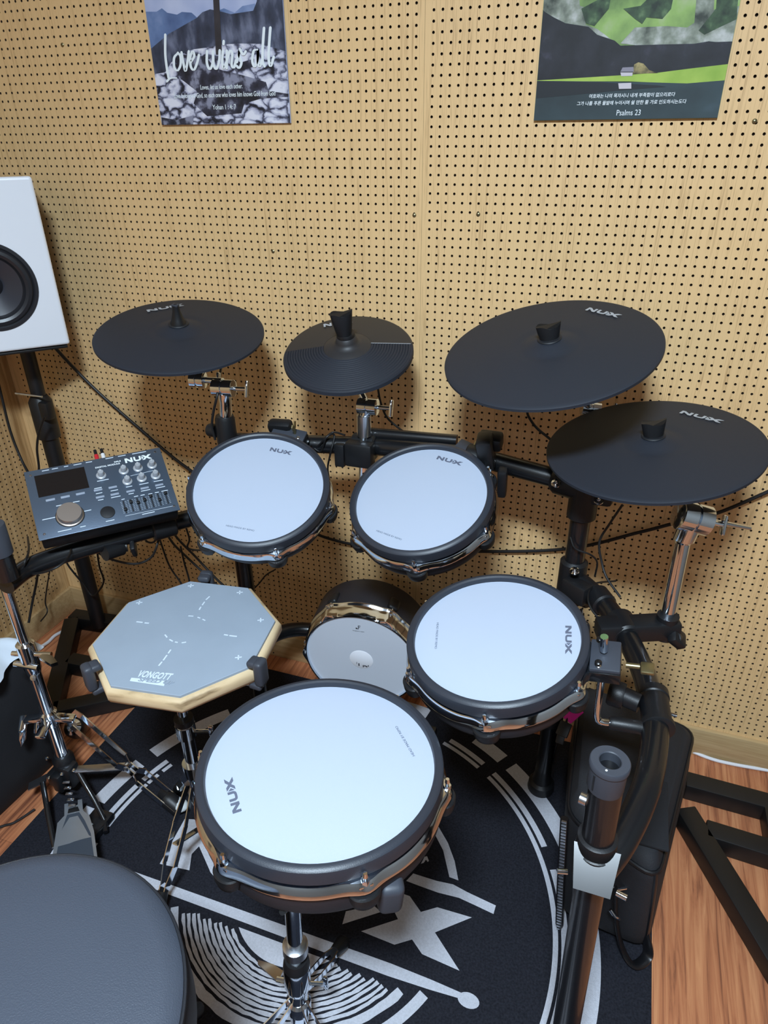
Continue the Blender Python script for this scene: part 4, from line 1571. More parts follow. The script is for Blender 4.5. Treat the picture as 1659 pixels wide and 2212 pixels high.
# right side arm
zA = .60
armpts = [V((PR.x, PR.y + .005, zA + .005)), V((.425, -.283, zA)), V((.464, -.352, zA)), V((.500, -.445, zA)), V((.517, -.520, zA)), V((.525, -.595, zA - .002)), V((.515, -.690, zA - .01)),
          V((.490, -.770, zA - .025)), V((.462, -.822, zA - .04))]
sm = catmull(armpts, 8)
MB().tube(sm, .0190, 24).build('side_arm', M_BLK, rack)
o = MB()
o.tube([V((PR.x, PR.y, zA + .05)), V((PR.x, PR.y, zA + .045)), V((PR.x, PR.y, zA - .045)), V((PR.x, PR.y, zA - .05))], [.020, .0262, .0262, .020], 24)
d = (armpts[1] - armpts[0]).normalized()
o.tube([V((PR.x, PR.y, zA)) + d * .01, V((PR.x, PR.y, zA)) + d * .055, V((PR.x, PR.y, zA)) + d * .058], [.028, .0262, .022], 24)
o.bar(V((PR.x - .01, PR.y - .028, zA + .008)), V((PR.x + .035, PR.y - .055, zA + .008)), .030, .040, bev=.005)
cj = o.build('corner_joint', M_BLKP, rack)
q = on_z(1241, 1233, zA + .05)
o = MB()
o.lathe([(.0001, .007), (.003, .0065), (.0035, .003), (.006, .002), (.0085, .0005), (.0088, -.001)], 18, frame(q, (-.1, -.5, .85)))
o.cyl(q, q + V((0, -.006, .010)), .0022, 8)
o.build('clamp_bolt', M_CHROME, cj)
o = MB()
d2 = (armpts[2] - armpts[1]).normalized()
o.tube([armpts[1] - d2 * .012, armpts[1] - d2 * .010, armpts[1] + d2 * .022, armpts[1] + d2 * .025], [.020, .0235, .0235, .020], 24)
o.build('tube_sleeve', M_BLKP, rack)
# clamp block holding the crash pole
o = MB()
ma = V((.472, -.366, zA))
dd_ = (armpts[3] - armpts[2]).normalized()
o.tube([ma - dd_ * .030, ma - dd_ * .027, ma + dd_ * .020, ma + dd_ * .024], [.023, .027, .027, .023], 24)
o.bar(ma + V((-.045, -.020, .004)), V((.560, -.340, .612)), .040, .036, bev=.006)
o.cyl(V((pc.x, pc.y, .590)), V((pc.x, pc.y, .636)), .0185, 20)
blk = o.build('clamp', M_BLKP, rack)
kq = on_z(1462, 1378, .60)
o = MB()
o.cyl(V((.556, -.366, .605)), kq, .010, 14)
o.box((0, 0, 0), (.034, .030, .018), frame(kq, (.6, -.2, .5), (.5, .3, -.6)), bev=.005)
o.build('clamp_knob', M_BLKP, blk)
# straight joint collar
js = V((.5245, -.545, zA - .001))
dj = (armpts[5] - armpts[4]).normalized()
o = MB()
o.tube([js - dj * .035, js - dj * .033, js - dj * .020, js - dj * .018, js + dj * .030, js + dj * .032, js + dj * .040, js + dj * .042],
       [.020, .0235, .0235, .0218, .0218, .0245, .0245, .0205], 28)
jc = o.build('tube_sleeve', M_BLKP, rack)
o = MB()
o.lathe([(.0001, .0), (.019, 0), (.0205, .004), (.0205, .020), (.018, .024), (.0001, .024)], 24, frame(js + V((-.045, .012, 0)), (-1, .15, 0)))
o.cyl(js + V((-.022, .004, 0)), js + V((-.046, .012, 0)), .015, 18)
o.build('clamp_knob', M_BLKP, jc)
MB().cyl(js + V((.018, -.004, .0)), js + V((.031, -.006, .001)), .0026, 10).build('clamp_bolt', M_CHROME, jc)
# front right post with capped top
ft, fb = V((.451, -.820, .758)), V((.474, -.820, .03))


def fp(z):
    f = (z - ft.z) / (fb.z - ft.z)
    return ft + (fb - ft) * f


o = MB()
o.cyl(fp(.745), fp(.03), .0190, 32)
o.build('post', M_BLK, rack)
o = MB()
MF = Matrix.Translation(fp(.758))
o.lathe([(.0118, -.060), (.0118, -.001), (.0128, .0), (.0212, .0), (.0222, -.0015), (.0222, -.008), (.0206, -.0095), (.0206, -.040), (.0200, -.042), (.0192, -.042)], 40, MF)
cap = o.build('post_cap', M_GRYP, rack)
MB().lathe([(.0001, -.058), (.0117, -.058)], 24, MF).build('cap_hole', M_PRINTK, cap)
MB().ball((.758 * 0 - .0035, -.0162, .0006), (.0014, .0014, .0008), MF).build('cap_dot', M_WPL, cap)
MB().bar(fp(.745) + V((-.0145, -.0150, 0)), fp(.722) + V((-.0145, -.0150, 0)), .0022, .002, up=(1, 1, 0)).build('cap_slot', M_PRINTK, cap)
o = MB()
pj = fp(.595)
o.tube([fp(.632), fp(.630), fp(.612), fp(.610)], [.0195, .0235, .0235, .0222], 32)
o.tube([fp(.612), fp(.610), fp(.555), fp(.548)], [.022, .0250, .0250, .0200], 32)
jo = o.build('front_joint', M_BLKP, rack)
o = MB()
f1 = fp(.612) + V((0, -.018, 0))
o.prism([(-.026, .020), (.028, .020), (.022, -.030), (-.020, -.030)], 0, .020, frame(fp(.592) + V((0, -.012, 0)), (-.04, -.60, .80), (1, .0, 0)))
o.build('joint_plate', M_GLOSS, jo)
for (dx, s_) in ((-.034, 1), (.034, 1)):
    q = fp(.574) + V((dx * .85, -.026 + (.008 if dx < 0 else 0), 0))
    MB().cyl(q, q + V((dx * .35, -.003, 0)), .0036, 12).build('clamp_bolt', M_CHROME, jo)
MB().cyl(fp(.68) + V((-.018, .004, 0)), fp(.68) + V((-.026, .006, 0)), .007, 14).build('cap_screw', M_CHROMEB, rack)
MB().lathe([(.0001, 0.008), (.032, .008), (.033, .012), (.030, .034), (.0195, .040)], 28, Matrix.Translation(V((fb.x, fb.y, 0)))).build('rubber_foot', M_BLKP, rack)
# left side arm
zL = .640
larm = [V((PLf.x, PLf.y, zL)), V((-.419, -.300, zL)), V((-.503, -.404, zL)), V((-.564, -.480, zL)), V((-.604, -.540, zL)), V((-.624, -.590, zL)), V((-.620, -.645, zL))]
MB().tube(catmull(larm, 8), .0190, 24).build('side_arm', M_BLK, rack)
flt, flb = V((-.612, -.640, .768)), V((-.655, -.640, .03))
MB().cyl(flt + V((0, 0, -.01)), V((flt.x, flt.y, .655)), .0190, 24).build('post', M_BLK, rack)
MB().lathe([(.0118, -.060), (.0118, -.001), (.0128, .0), (.0212, .0), (.0222, -.0015), (.0222, -.06), (.0192, -.062)], 32, Matrix.Translation(flt)).build('post_cap', M_GRYP, rack)
clamp((PLf.x, PLf.y, zL), (0, 0, 1), .0262, .09, 'corner_joint')
# module clamp and knob under the module
mc = V((-.470, -.366, zL))
clamp(mc, (larm[2] - larm[1]), .026, .05)
kn_p = on_z(270, 1180, .62)
o = MB()
o.cyl(on_z(225, 1195, .625), on_z(262, 1182, .62), .017, 18)
o.cyl(on_z(258, 1183, .62), on_z(275, 1180, .62), .011, 16)
o.box((0, 0, 0), (.010, .036, .030), frame(on_z(288, 1180, .62), (.2, -.4, 1), (.8, .6, 0)), bev=.003)
o.build('clamp_knob', M_BLKP, rack)
# low cross tube behind the kick pad
MB().tube(catmull([V((PLf.x, PLf.y, .262)), V((-.31, -.17, .25)), V((-.22, -.128, .238)), V((.0, -.125, .235)), V((.24, -.13, .238)), V((.33, -.16, .25)), V((PR.x, PR.y, .262))], 6), .0185, 20).build('cross_bar', M_BLK, rack)
for q in (PLf, PR):
    MB().tube([V((q.x, q.y, .31)), V((q.x, q.y, .305)), V((q.x, q.y, .225)), V((q.x, q.y, .22))], [.020, .026, .026, .020], 24).build('corner_joint', M_BLKP, rack)
# L rod of the right lower pad
bx = Mt3 @ (Matrix.Rotation(math.radians(2), 4, 'Z') @ V((.150, .004, -.040)))
kx = on_z(1287, 1556, .600)
end = on_z(1322, 1562, .598)
lr = thing('mounting_rod', 'bent chrome rod joining the right lower drum pad to the side arm', 'rod', loc=tuple(end))
o = MB()
o.tube(catmull([bx + V((0, 0, .012)), bx.lerp(kx, .5), kx + V((0, 0, .012)), kx + V((.006, 0, 0)), end], 6), .0052, 14)
o.build('rod', M_CHROME, lr)
e2 = on_z(1385, 1572, .596)
MB().tube([end - (e2 - end).normalized() * .004, end, e2], [.0085, .0105, .0105], 18).build('rod_socket', M_BLKP, lr)

# ------------------------------------------------------------------ sound module
mc_, mx_, mn_ = V((-.532, -.446, .753)), V((.686, .727, -.006)), V((.38, -.351, .856))
MMd = frame(mc_, mn_, mx_)
mod = thing('drum_module', 'slate blue drum sound module with knobs, faders and a dark screen', 'drum module', MMd)
W2, H2 = .130, .080
MB().box((0, 0, -.0225), (2 * W2 - .006, 2 * H2 - .006, .039), None, bev=.004).build('housing', M_BLKP, mod, local=True)
MB().box((0, 0, -.0015), (2 * W2, 2 * H2, .003), None, bev=.0008).build('faceplate', M_MODPL, mod, local=True)
MN = V((MMd[0][2], MMd[1][2], MMd[2][2]))
MI = MMd.inverted()
# affine map from the photographed face corners to the face
_src = np.array([[195, 235, 1], [1350, 50, 1], [1535, 570, 1], [325, 825, 1]], float)
_dst = np.array([[-W2, H2], [W2, H2], [W2, -H2], [-W2, -H2]])


def _hom():
    A, B = [], []
    for (x, y, _), (u, v) in zip(_src, _dst):
        A.append([x, y, 1, 0, 0, 0, -u * x, -u * y]); B.append(u)
        A.append([0, 0, 0, x, y, 1, -v * x, -v * y]); B.append(v)
    hh_ = np.linalg.solve(np.array(A), np.array(B))
    return np.append(hh_, 1).reshape(3, 3)


HM = _hom()


def mp_(x, y):
    q = HM @ np.array([x, y, 1.0])
    return (q[0] / q[2], q[1] / q[2])


def mrect(b_, x, y, w_, h_, z=.0003, th=.0003):
    u, v = mp_(x, y)
    b_.box((u, v, z), (w_, h_, th))


sc_ = [mp_(285, 272), mp_(715, 200), mp_(762, 375), mp_(325, 455)]
MB().prism(sc_, .0002, .0008).build('screen', M_SCREEN, mod, local=True, smooth=False)
o = MB()
for (x, y) in ((427, 476), (556, 452), (686, 427)):
    u, v = mp_(x, y)
    MB().box((u, v, .0008), (.0165, .0048, .0018), None, bev=.0004).build('button', M_BTN, mod, local=True)
for (x, y) in ((837, 398), (855, 458), (962, 377), (980, 436), (1113, 412), (1232, 388), (1354, 364)):
    u, v = mp_(x, y)
    MB().box((u, v, .0008), (.0160, .0046, .0018), None, bev=.0004).build('button', M_BTN, mod, local=True)
u, v = mp_(597, 610)
k_ = MB().lathe([(.0245, .0004), (.0245, .002), (.0225, .003), (.0225, .012), (.0215, .0135), (.0001, .0135)], 48, Matrix.Translation(V((u, v, 0)))).build('dial', M_KNOB, mod, local=True)
MB().lathe([(.0225, .0006), (.026, .0006), (.0262, 0)], 48, Matrix.Translation(V((u, v, 0)))).build('dial_ring', M_PRINTK, k_, local=True)
u, v = mp_(920, 588)
MB().lathe([(.0135, .0002), (.0135, .0018), (.0125, .0024), (.0001, .0024)], 36, Matrix.Translation(V((u, v, 0)))).build('round_button', M_PRINTK, mod, local=True)
for (x, y) in ((862, 275), (1053, 240), (1173, 220), (1290, 197), (1085, 328), (1206, 305), (1322, 285)):
    u, v = mp_(x, y)
    T_ = Matrix.Translation(V((u, v, 0)))
    k_ = MB().lathe([(.0095, .0003), (.0095, .0012), (.0088, .002), (.0058, .0028), (.0056, .0135), (.0048, .0148), (.0001, .0148)], 28, T_).build('knob', M_KNOBG, mod, local=True)
    MB().box((0, .0035, .0151), (.0010, .0040, .0004), T_).build('knob_pointer', M_WPL, k_, local=True)
fx = [(1066, 545, .2), (1125, 530, .75), (1183, 522, .6), (1240, 510, .7), (1297, 498, .95), (1357, 485, .4), (1418, 470, .9)]
for (x, y, f) in fx:
    u, v = mp_(x, y)
    sl_ = MB().box((u, v, .0002), (.0022, .030, .0004)).build('fader_slot', M_PRINTK, mod, local=True)
    MB().box((u, v - .012 + .024 * f, .0035), (.0062, .0050, .0060), None, bev=.0008).build('fader_cap', M_BLKP, sl_, local=True)
o = MB()
for (x, y, f) in fx:
    u, v = mp_(x, y)
    for k in range(8):
        for sg in (-1, 1):
            o.box((u + sg * .0042, v - .013 + .0037 * k, .0001), (.0026, .0005, .0002))
for (x, y, w_) in ((877, 315, .022), (1100, 372, .012), (1225, 350, .018), (1345, 328, .018), (1240, 406, .018), (1118, 432, .010), (1365, 382, .018), (835, 380, .014), (845, 424, .012),
                   (860, 480, .010), (975, 402, .014), (988, 457, .018), (505, 523, .012), (650, 493, .012), (748, 570, .013), (415, 634, .024), (708, 706, .010), (550, 738, .024),
                   (942, 658, .016), (1267, 598, .024), (385, 224, .013), (466, 210, .011), (562, 193, .008), (660, 178, .015), (757, 161, .012), (930, 131, .015), (1035, 114, .015),
                   (1180, 92, .028), (1050, 478, .006), (1160, 455, .008), (1215, 445, .008), (1280, 436, .008), (1335, 425, .008), (1400, 412, .013)):
    mrect(o, x, y, w_, .0016)
ua, va = mp_(1070, 620)
ub, vb = mp_(1475, 540)
o.bar(V((ua, va, .0001)), V((ub, vb, .0001)), .0007, .0002)
ua, va = mp_(1110, 282)
ub, vb = mp_(1305, 240)
o.bar(V((ua, va, .0001)), V((ub, vb, .0001)), .0007, .0002)
o.build('panel_print', M_PADPR, mod, local=True, smooth=False)
u, v = mp_(1068, 176)
logo(mod, Matrix.Translation(V((u, v, .0002))), .0115, M_LTR, .053, th=.0003)
u, v = mp_(812, 216)
lettering(mod, 'DIGITAL MODULE', Matrix.Translation(V((u, v, .0002))), .0050, M_LTR, 'lettering', sx=1.18, ext=.0001, offset=.00015)
u, v = mp_(972, 170)
lettering(mod, 'DM-8', Matrix.Translation(V((u, v, .0002))), .0048, M_LTR, 'lettering', sx=1.15, ext=.0001, offset=.00015)
for (x, y) in ((255, 265), (1313, 87), (1482, 540), (372, 768)):
    u, v = mp_(x, y)
    MB().lathe([(.0001, .0012), (.002, .001), (.0026, .0002)], 14, Matrix.Translation(V((u, v, 0)))).build('face_screw', M_CHROMEB, mod, local=True)
MB().box((-.02, -.01, -.060), (.08, .06, .04), None, bev=.006).build('mount_foot', M_BLKP, mod, local=True)
for (x, y, m_, lb) in ((832, 122, M_RED, 'red audio plug at the back of the sound module'), (888, 115, M_WPL, 'white audio plug at the back of the sound module')):
    u, v = mp_(x, y + 22)
    pp = MMd @ V((u, H2, -.008))
    tp_ = thing('audio_plug', lb, 'plug', frame(pp, MMd.to_3x3() @ V((0, 1, 0))))
    MB().cyl((0, 0, 0), (0, 0, .015), .0042, 14).build('plug_barrel', m_, tp_, local=True)
    MB().cyl((0, 0, .014), (0, 0, .028), .0032, 12).build('plug_grip', M_BLKP, tp_, local=True)

# ------------------------------------------------------------------ studio speaker and its stand
sd, sn = V((.686, .728, 0)), V((.728, -.686, 0))
cor = V((-.822, -.142, .944))
SWd, SHt = .262, .352
fc = cor - sd * (SWd / 2) + V((0, 0, SHt / 2))
MSp = frame(fc, sn, sd)
sp = thing('studio_speaker', 'white studio speaker with black woofer on a pole stand at the left edge', 'speaker', MSp)


def holed_box(name, c, s_, bev, material, holes):
    """box with round recesses cut into it"""
    o_ = MB().box(c, s_, None, bev=bev, seg=3).build(name, material, sp, local=True)
    for (hx_, hy_, r_h, z0_, z1_) in holes:
        ct = MB().cyl((hx_, hy_, z0_), (hx_, hy_, z1_), r_h, 72).build('cutter', material, None)
        md = o_.modifiers.new('cut', 'BOOLEAN')
        md.operation = 'DIFFERENCE'
        md.object = ct
        md.solver = 'EXACT'
        o_.parent = None
        o_.matrix_world = Matrix.Identity(4)
        bpy.context.view_layer.update()
        me_ = bpy.data.meshes.new_from_object(o_.evaluated_get(bpy.context.evaluated_depsgraph_get()))
        me_.polygons.foreach_set('use_smooth', [False] * len(me_.polygons))
        o_.modifiers.clear()
        o_.data = me_
        o_.parent = sp
        o_.matrix_parent_inverse = Matrix.Identity(4)
        o_.matrix_basis = Matrix.Identity(4)
        bpy.data.objects.remove(ct, do_unlink=True)
    return o_


wy, ty = -.036, .100
holed_box('front_panel', (0, 0, -.004), (SWd, SHt, .014), .006, M_WHITE, [(0, wy, .086, -.06, .06), (0, ty, .044, -.06, .06)])
holed_box('cabinet', (.004, -.004, -.098), (SWd - .010, SHt - .006, .176), .006, M_BLKP, [(0, wy, .085, -.05, .06), (0, ty, .043, -.03, .06)])
T_ = Matrix.Translation(V((0.0, wy, 0)))
wf = MB().lathe([(.094, .0028), (.093, .0048), (.087, .0050), (.084, .0025)], 64, T_).build('woofer_ring', M_SURR, sp, local=True)
MB().lathe([(.084, .0025), (.080, .0075), (.074, .0090), (.068, .0065), (.064, -.002), (.062, -.004)], 64, T_).build('surround', M_SURR, wf, local=True)
MB().lathe([(.062, -.004), (.045, -.013), (.026, -.024), (.022, -.026)], 64, T_).build('cone', M_CONE, wf, local=True)
MB().lathe([(.025, -.025), (.020, -.018), (.011, -.013), (.0001, -.0115)], 40, T_).build('dust_cap', M_SURR, wf, local=True)
T_ = Matrix.Translation(V((0.0, ty, 0)))
tw = MB().lathe([(.048, .0028), (.047, .0045), (.040, .002), (.022, -.010), (.016, -.012)], 48, T_).build('tweeter_guide', M_SURR, sp, local=True)
MB().lathe([(.016, -.012), (.011, -.006), (.0001, -.004)], 32, T_).build('tweeter_dome', M_CONE, tw, local=True)

pb_ = V((-1.0166, -.088, 0))
sd_ = thing('speaker_stand', 'tall black speaker stand with a square tube base in the left corner', 'speaker stand', loc=tuple(pb_), group='black speaker stands')
o = MB()
o.box((0, 0, 0), (.25, .19, .006), frame((fc.x - sn.x * .10, fc.y - sn.y * .10, .938), (0, 0, 1), sd), bev=.001)
o.build('top_plate', M_STEELBLK, sd_)
MB().cyl((pb_.x, pb_.y, .74), (pb_.x, pb_.y, .936), .0175, 24).build('upper_pole', M_BLKP, sd_)
MB().cyl((pb_.x, pb_.y, .03), (pb_.x, pb_.y, .72), .0215, 24).build('lower_pole', M_BLKP, sd_)
o = MB()
o.tube([V((pb_.x, pb_.y, .66)), V((pb_.x, pb_.y, .665)), V((pb_.x, pb_.y, .765)), V((pb_.x, pb_.y, .78))], [.0225, .029, .029, .020], 24)
cl = o.build('height_clamp', M_BLKP, sd_)
MB().box((pb_.x + .035, pb_.y - .02, .75), (.030, .026, .05), None, bev=.008).build('clamp_knob', M_BLKP, cl)
pin = on_y(64, 842, pb_.y - .03)
MB().cyl(V((pb_.x - .045, pb_.y - .028, .790)), V((pb_.x + .040, pb_.y - .028, .790)), .0028, 10).build('locking_pin', M_CHROME, cl)
fr = MB()


def sq_bar(b_, p, q, z=.0245, w_=.045):
    b_.bar(V((p[0], p[1], z)), V((q[0], q[1], z)), w_, .045, bev=.003)


BA, BBk = (-1.095, -.062), (-.800, -.062)
for (p, q) in (((-1.108, -.10), (-.862, -.478)), ((-1.125, -.080), (-.96, -.062)), ((-.96, -.062), (-.78, -.09)), ((-.985, -.255), (-.83, -.245)), ((-.885, -.430), (-.722, -.305)),
               ):
    b1 = MB()
    sq_bar(b1, p, q)
    b1.build('base_tube', M_STEELBLK, sd_)
# right speaker stand: base and post at frame edge
rs_ = (.905, -.145)
sr = thing('speaker_stand', 'black square tube stand base on the floor at the right edge, behind the soft bag', 'speaker stand', loc=(rs_[0], rs_[1], 0), group='black speaker stands')
for (p, q) in (((.688, -.138), (1.06, -.150)), ((.684, -.222), (.93, -.70)), ((.725, -.262), (.94, -.275)), ((.872, -.16), (.872, -.28))):
    b1 = MB()
    sq_bar(b1, p, q)
    b1.build('base_tube', M_STEELBLK, sr)
MB().cyl((.905, -.215, .045), (.905, -.215, 1.0), .0215, 24).build('lower_pole', M_BLKP, sr)
MB().box((.905, -.215, 1.0), (.25, .25, .006), None, bev=.001).build('top_plate', M_STEELBLK, sr)

# ------------------------------------------------------------------ drum throne
tz = .62
th = thing('drum_throne', 'round padded drum throne with black leatherette seat in the lower left corner', 'stool', loc=(-.089, -1.213, 0))
TT = Matrix.Translation(V((-.089, -1.213, 0)))
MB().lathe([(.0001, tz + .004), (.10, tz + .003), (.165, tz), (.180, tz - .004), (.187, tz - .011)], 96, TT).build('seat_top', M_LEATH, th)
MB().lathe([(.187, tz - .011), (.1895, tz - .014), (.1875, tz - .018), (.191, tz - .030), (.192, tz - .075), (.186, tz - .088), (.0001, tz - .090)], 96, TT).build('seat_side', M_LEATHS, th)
MB().tube([V((-.089 + .1885 * math.cos(a * PI / 48), -1.213 + .1885 * math.sin(a * PI / 48), tz - .014)) for a in range(97)], .0022, 8).build('piping', M_LEATHS, th)
MB().cyl((-.089, -1.213, .18), (-.089, -1.213, tz - .09), .0125, 20).build('post', M_CHROME, th)
MB().cyl((-.089, -1.213, .10), (-.089, -1.213, .34), .017, 20).build('sleeve', M_CHROME, th)
for a in (98, 218, 338):
    ca, sa = math.cos(math.radians(a)), math.sin(math.radians(a))
    strip_leg(th, (-.089 + ca * .02, -1.213 + sa * .02, .26), None, (-.089 + ca * .30, -1.213 + sa * .30, .030))
# chrome knob of the throne leg seen right of the seat
# ------------------------------------------------------------------ hi-hat stand
hx, hy = -.680, -.600
hs = thing('hi_hat_stand', 'chrome hi-hat stand with footboard pedal at the left edge', 'hi-hat stand', loc=(hx, hy, 0))
MB().cyl((hx, hy, .42), (hx, hy, .80), .0102, 20).build('upper_tube', M_CHROME, hs)
MB().cyl((hx, hy, .10), (hx, hy, .44), .0136, 24).build('lower_tube', M_CHROME, hs)
o = MB()
o.tube([V((hx, hy, .455)), V((hx, hy, .45)), V((hx, hy, .40)), V((hx, hy, .38)), V((hx, hy, .372))], [.014, .0185, .0185, .0165, .014], 24)
cl = o.build('clamp_collar', M_CHROME, hs)
o = MB()
o.cyl((hx - .03, hy - .012, .425), (hx + .05, hy + .012, .425), .0055, 12)
o.cyl((hx - .026, hy - .016, .402), (hx + .03, hy - .010, .402), .0070, 12)
o.prism([(.035, -.006), (.075, -.016), (.083, -.006), (.060, .006), (.035, .008)], -.004, .004, Matrix.Translation(V((hx, hy, .425))))
o.build('wing_bolt', M_CHROME, cl)
MB().lathe([(.0001, .003), (.006, .002), (.007, 0)], 16, frame((hx + .01, hy - .014, .372), (.2, -.8, .5))).build('memory_screw', M_CHROMEB, cl)
# leg collar with hinges
o = MB()
o.tube([V((hx, hy, .262)), V((hx, hy, .258)), V((hx, hy, .225)), V((hx, hy, .22))], [.0145, .019, .019, .0145], 24)
for a in (200, 20, 290):
    ca, sa = math.cos(math.radians(a)), math.sin(math.radians(a))
    o.bar((hx + ca * .01, hy + sa * .01, .242), (hx + ca * .055, hy + sa * .055, .236), .022, .010, bev=.003)
lc = o.build('leg_collar', M_CHROME, hs)
q = V((hx, hy, .243)) + V((math.cos(math.radians(200)) * .055, math.sin(math.radians(200)) * .055, -.004))
# main long double legs
fA = on_z(392, 1752, .02)
fB = on_z(40, 1640, .02)
tA = on_z(150, 1545, .235)


def double_leg(root, top, knee, foot, w0=.016, foot_r=.014):
    top, knee, foot = V(top), V(knee), V(foot)
    side = (foot - top).cross(V((0, 0, 1))).normalized()
    o = MB()
    for sg in (-1, 1):
        P = [top + side * sg * .012, top.lerp(knee, .12) + side * sg * w0, top.lerp(knee, .88) + side * sg * w0, knee + side * sg * .007,
             knee.lerp(foot, .14) + side * sg * .007, knee.lerp(foot, .24) + side * sg * w0, knee.lerp(foot, .93) + side * sg * w0]
        for a_, b__ in zip(P[:-1], P[1:]):
            o.bar(a_, b__, .0022, .016)
    o.bar(knee - side * .010, knee + side * .010, .010, .010)
    lg = o.build('leg', M_CHROME, root)
    d = (foot - knee).normalized()
    MB().tube([foot - d * .05, foot - d * .04, foot - d * .006, foot], [.013, .019, .019, .013], 14).build('rubber_foot', M_BLKP, lg)
    return lg


knee = on_z(276, 1655, .115)
double_leg(hs, tA, knee, V((fA.x, fA.y, .022)))
MB().bar(on_z(165, 1662, .105), knee + V((-.01, 0, -.004)), .020, .003, bev=.0008).build('leg_brace', M_CHROMEB, hs)
# folded toggle hanging left
o = MB()
tg0, tg1, tg2 = on_z(52, 1545, .235), on_z(48, 1580, .215), on_z(46, 1612, .185)
o.bar(tg0, tg1, .016, .010, bev=.003)
o.tube([tg1, tg1.lerp(tg2, .5), tg2], [.009, .009, .0015], 12)
o.bar(on_z(80, 1560, .235), on_z(78, 1585, .21), .010, .008, bev=.003)
o.build('toggle', M_CHROME, hs)
MB().bar(on_z(62, 1700, .06), on_z(100, 1680, .075), .022, .003).build('leg_brace', M_CHROMEB, hs)
# casting
o = MB()
o.tube([V((hx, hy, .125)), V((hx, hy, .115)), V((hx, hy, .045)), V((hx, hy, .03))], [.017, .0235, .0235, .017], 20)
o.box((hx + .018, hy - .010, .080), (.036, .034, .060), None, bev=.006)
o.box((hx - .018, hy - .014, .060), (.034, .034, .04), None, bev=.006)
o.box((hx + .004, hy - .030, .070), (.024, .024, .050), None, bev=.005)
ca_ = o.build('pedal_casting', M_BLKP, hs)
for q in (on_z(101, 1638, .075), on_z(144, 1622, .112), on_z(133, 1672, .098), on_z(106, 1680, .082), on_z(159, 1664, .105)):
    MB().lathe([(.0001, .003), (.003, .0026), (.0044, .001), (.0046, -.001)], 14, frame(q, (.1, -.6, .8))).build('casting_bolt', M_CHROME, ca_)
# chain
ch0, ch1 = on_z(143, 1690, .092), on_z(155, 1740, .070)
for k in range(5):
    p = ch0.lerp(ch1, k / 4)
    MB().bar(p + V((-.007, -.003, 0)), p + V((.007, .003, 0)), .006, .004, bev=.0015).build('chain_link', M_CHROME if k % 2 else M_CHROMEB, hs)
# footboard
fz0, fz1 = .060, .026
nb = V((.06, -.12, 1)).normalized()


def fbp(px, py, lift=0.0):
    # plane rising towards the chain
    c0 = on_z(160, 1740, .062)
    n0 = V((-.05, .18, 1)).normalized()
    p = on_plane(px, py, c0 + n0 * lift, n0)
    return p


outline = [(139, 1737), (147, 1735), (149, 1744), (168, 1738), (168, 1728), (177, 1726), (179, 1750), (193, 1762), (203, 1795), (210, 1850), (214, 1900), (112, 1900), (113, 1850), (124, 1778), (139, 1762)]
N0 = V((-.05, .18, 1)).normalized()
top_ = [fbp(*q) for q in outline]
o = MB()
n_ = len(top_)
o.add(top_ + [p - N0 * .006 for p in top_], [list(range(n_)), list(range(2 * n_ - 1, n_ - 1, -1))] + [[k, (k + 1) % n_, n_ + (k + 1) % n_, n_ + k] for k in range(n_)])
fb_ = o.build('footboard', M_PEDAL, hs, smooth=False)
inn = [(145, 1760), (171, 1754), (183, 1772), (196, 1800), (203, 1850), (206, 1900), (119, 1900), (121, 1850), (131, 1800)]
o = MB()
o.add([fbp(*q, .0006) for q in inn], [list(range(len(inn)))])
o.build('board_band', M_PEDALD, fb_, smooth=False)
inn = [(150, 1766), (168, 1762), (180, 1782), (192, 1804), (198, 1808), (180, 1812), (160, 1818), (150, 1822), (124, 1829), (126, 1810), (135, 1790)]
o = MB()
o.add([fbp(*q, .0012) for q in inn], [list(range(len(inn)))])
o.build('board_plate', M_PEDAL, fb_, smooth=False)
o = MB()
slot = [(148, 1747), (168, 1742), (172, 1751), (146, 1757)]
o.add([fbp(*q, .0008) for q in slot], [[0, 1, 2, 3]])
o.build('board_slot', M_BLKP, fb_, smooth=False)
# pedal frame rods
MB().tube([on_z(170, 1670, .10), on_z(205, 1730, .06), on_z(226, 1772, .025), on_z(228, 1798, .02)], .0060, 12).build('frame_rod', M_BLK, hs)
MB().tube([on_z(92, 1690, .08), on_z(104, 1760, .05), on_z(118, 1830, .02)], .0060, 12).build('frame_rod', M_BLK, hs)
MB().box(tuple(on_z(206, 1782, .02)), (.05, .07, .02), None, bev=.004).build('side_plate', M_BLK, hs)

# ------------------------------------------------------------------ floor pieces near the hi-hat stand
hb = thing('kick_beater', 'small kick beater head with glossy top lying behind the hi-hat stand legs', 'beater', loc=tuple(on_z(160, 1575, .06)))
p = on_z(160, 1572, .075)
MF_ = frame(p, (.3, -.5, .8), (1, 0, 0))
MB().lathe([(.0001, .018), (.012, .017), (.021, .010), (.024, 0), (.024, -.030), (.020, -.040), (.0001, -.042)], 28, MF_).build('beater_head', M_BLKP, hb)
MB().lathe([(.0001, .0195), (.012, .0185), (.020, .0115)], 28, MF_).build('beater_face', M_CHROME, hb)
hb2 = thing('pedal_beater', 'grey felt beater lying on the rug left of the snare pad', 'beater', loc=tuple(on_z(385, 1740, .03)))
MB().ball(tuple(on_z(384, 1738, .035)), (.026, .018, .014)).build('felt_head', M_FELT, hb2)
MB().cyl(on_z(350, 1712, .030), on_z(375, 1735, .033), .012, 14).build('hub', M_BLKP, hb2)

# ------------------------------------------------------------------ soft bag, right
bg = thing('soft_bag', 'tall black zipped soft drum bag standing on the floor behind the right post', 'bag', loc=(.55, -.33, 0))


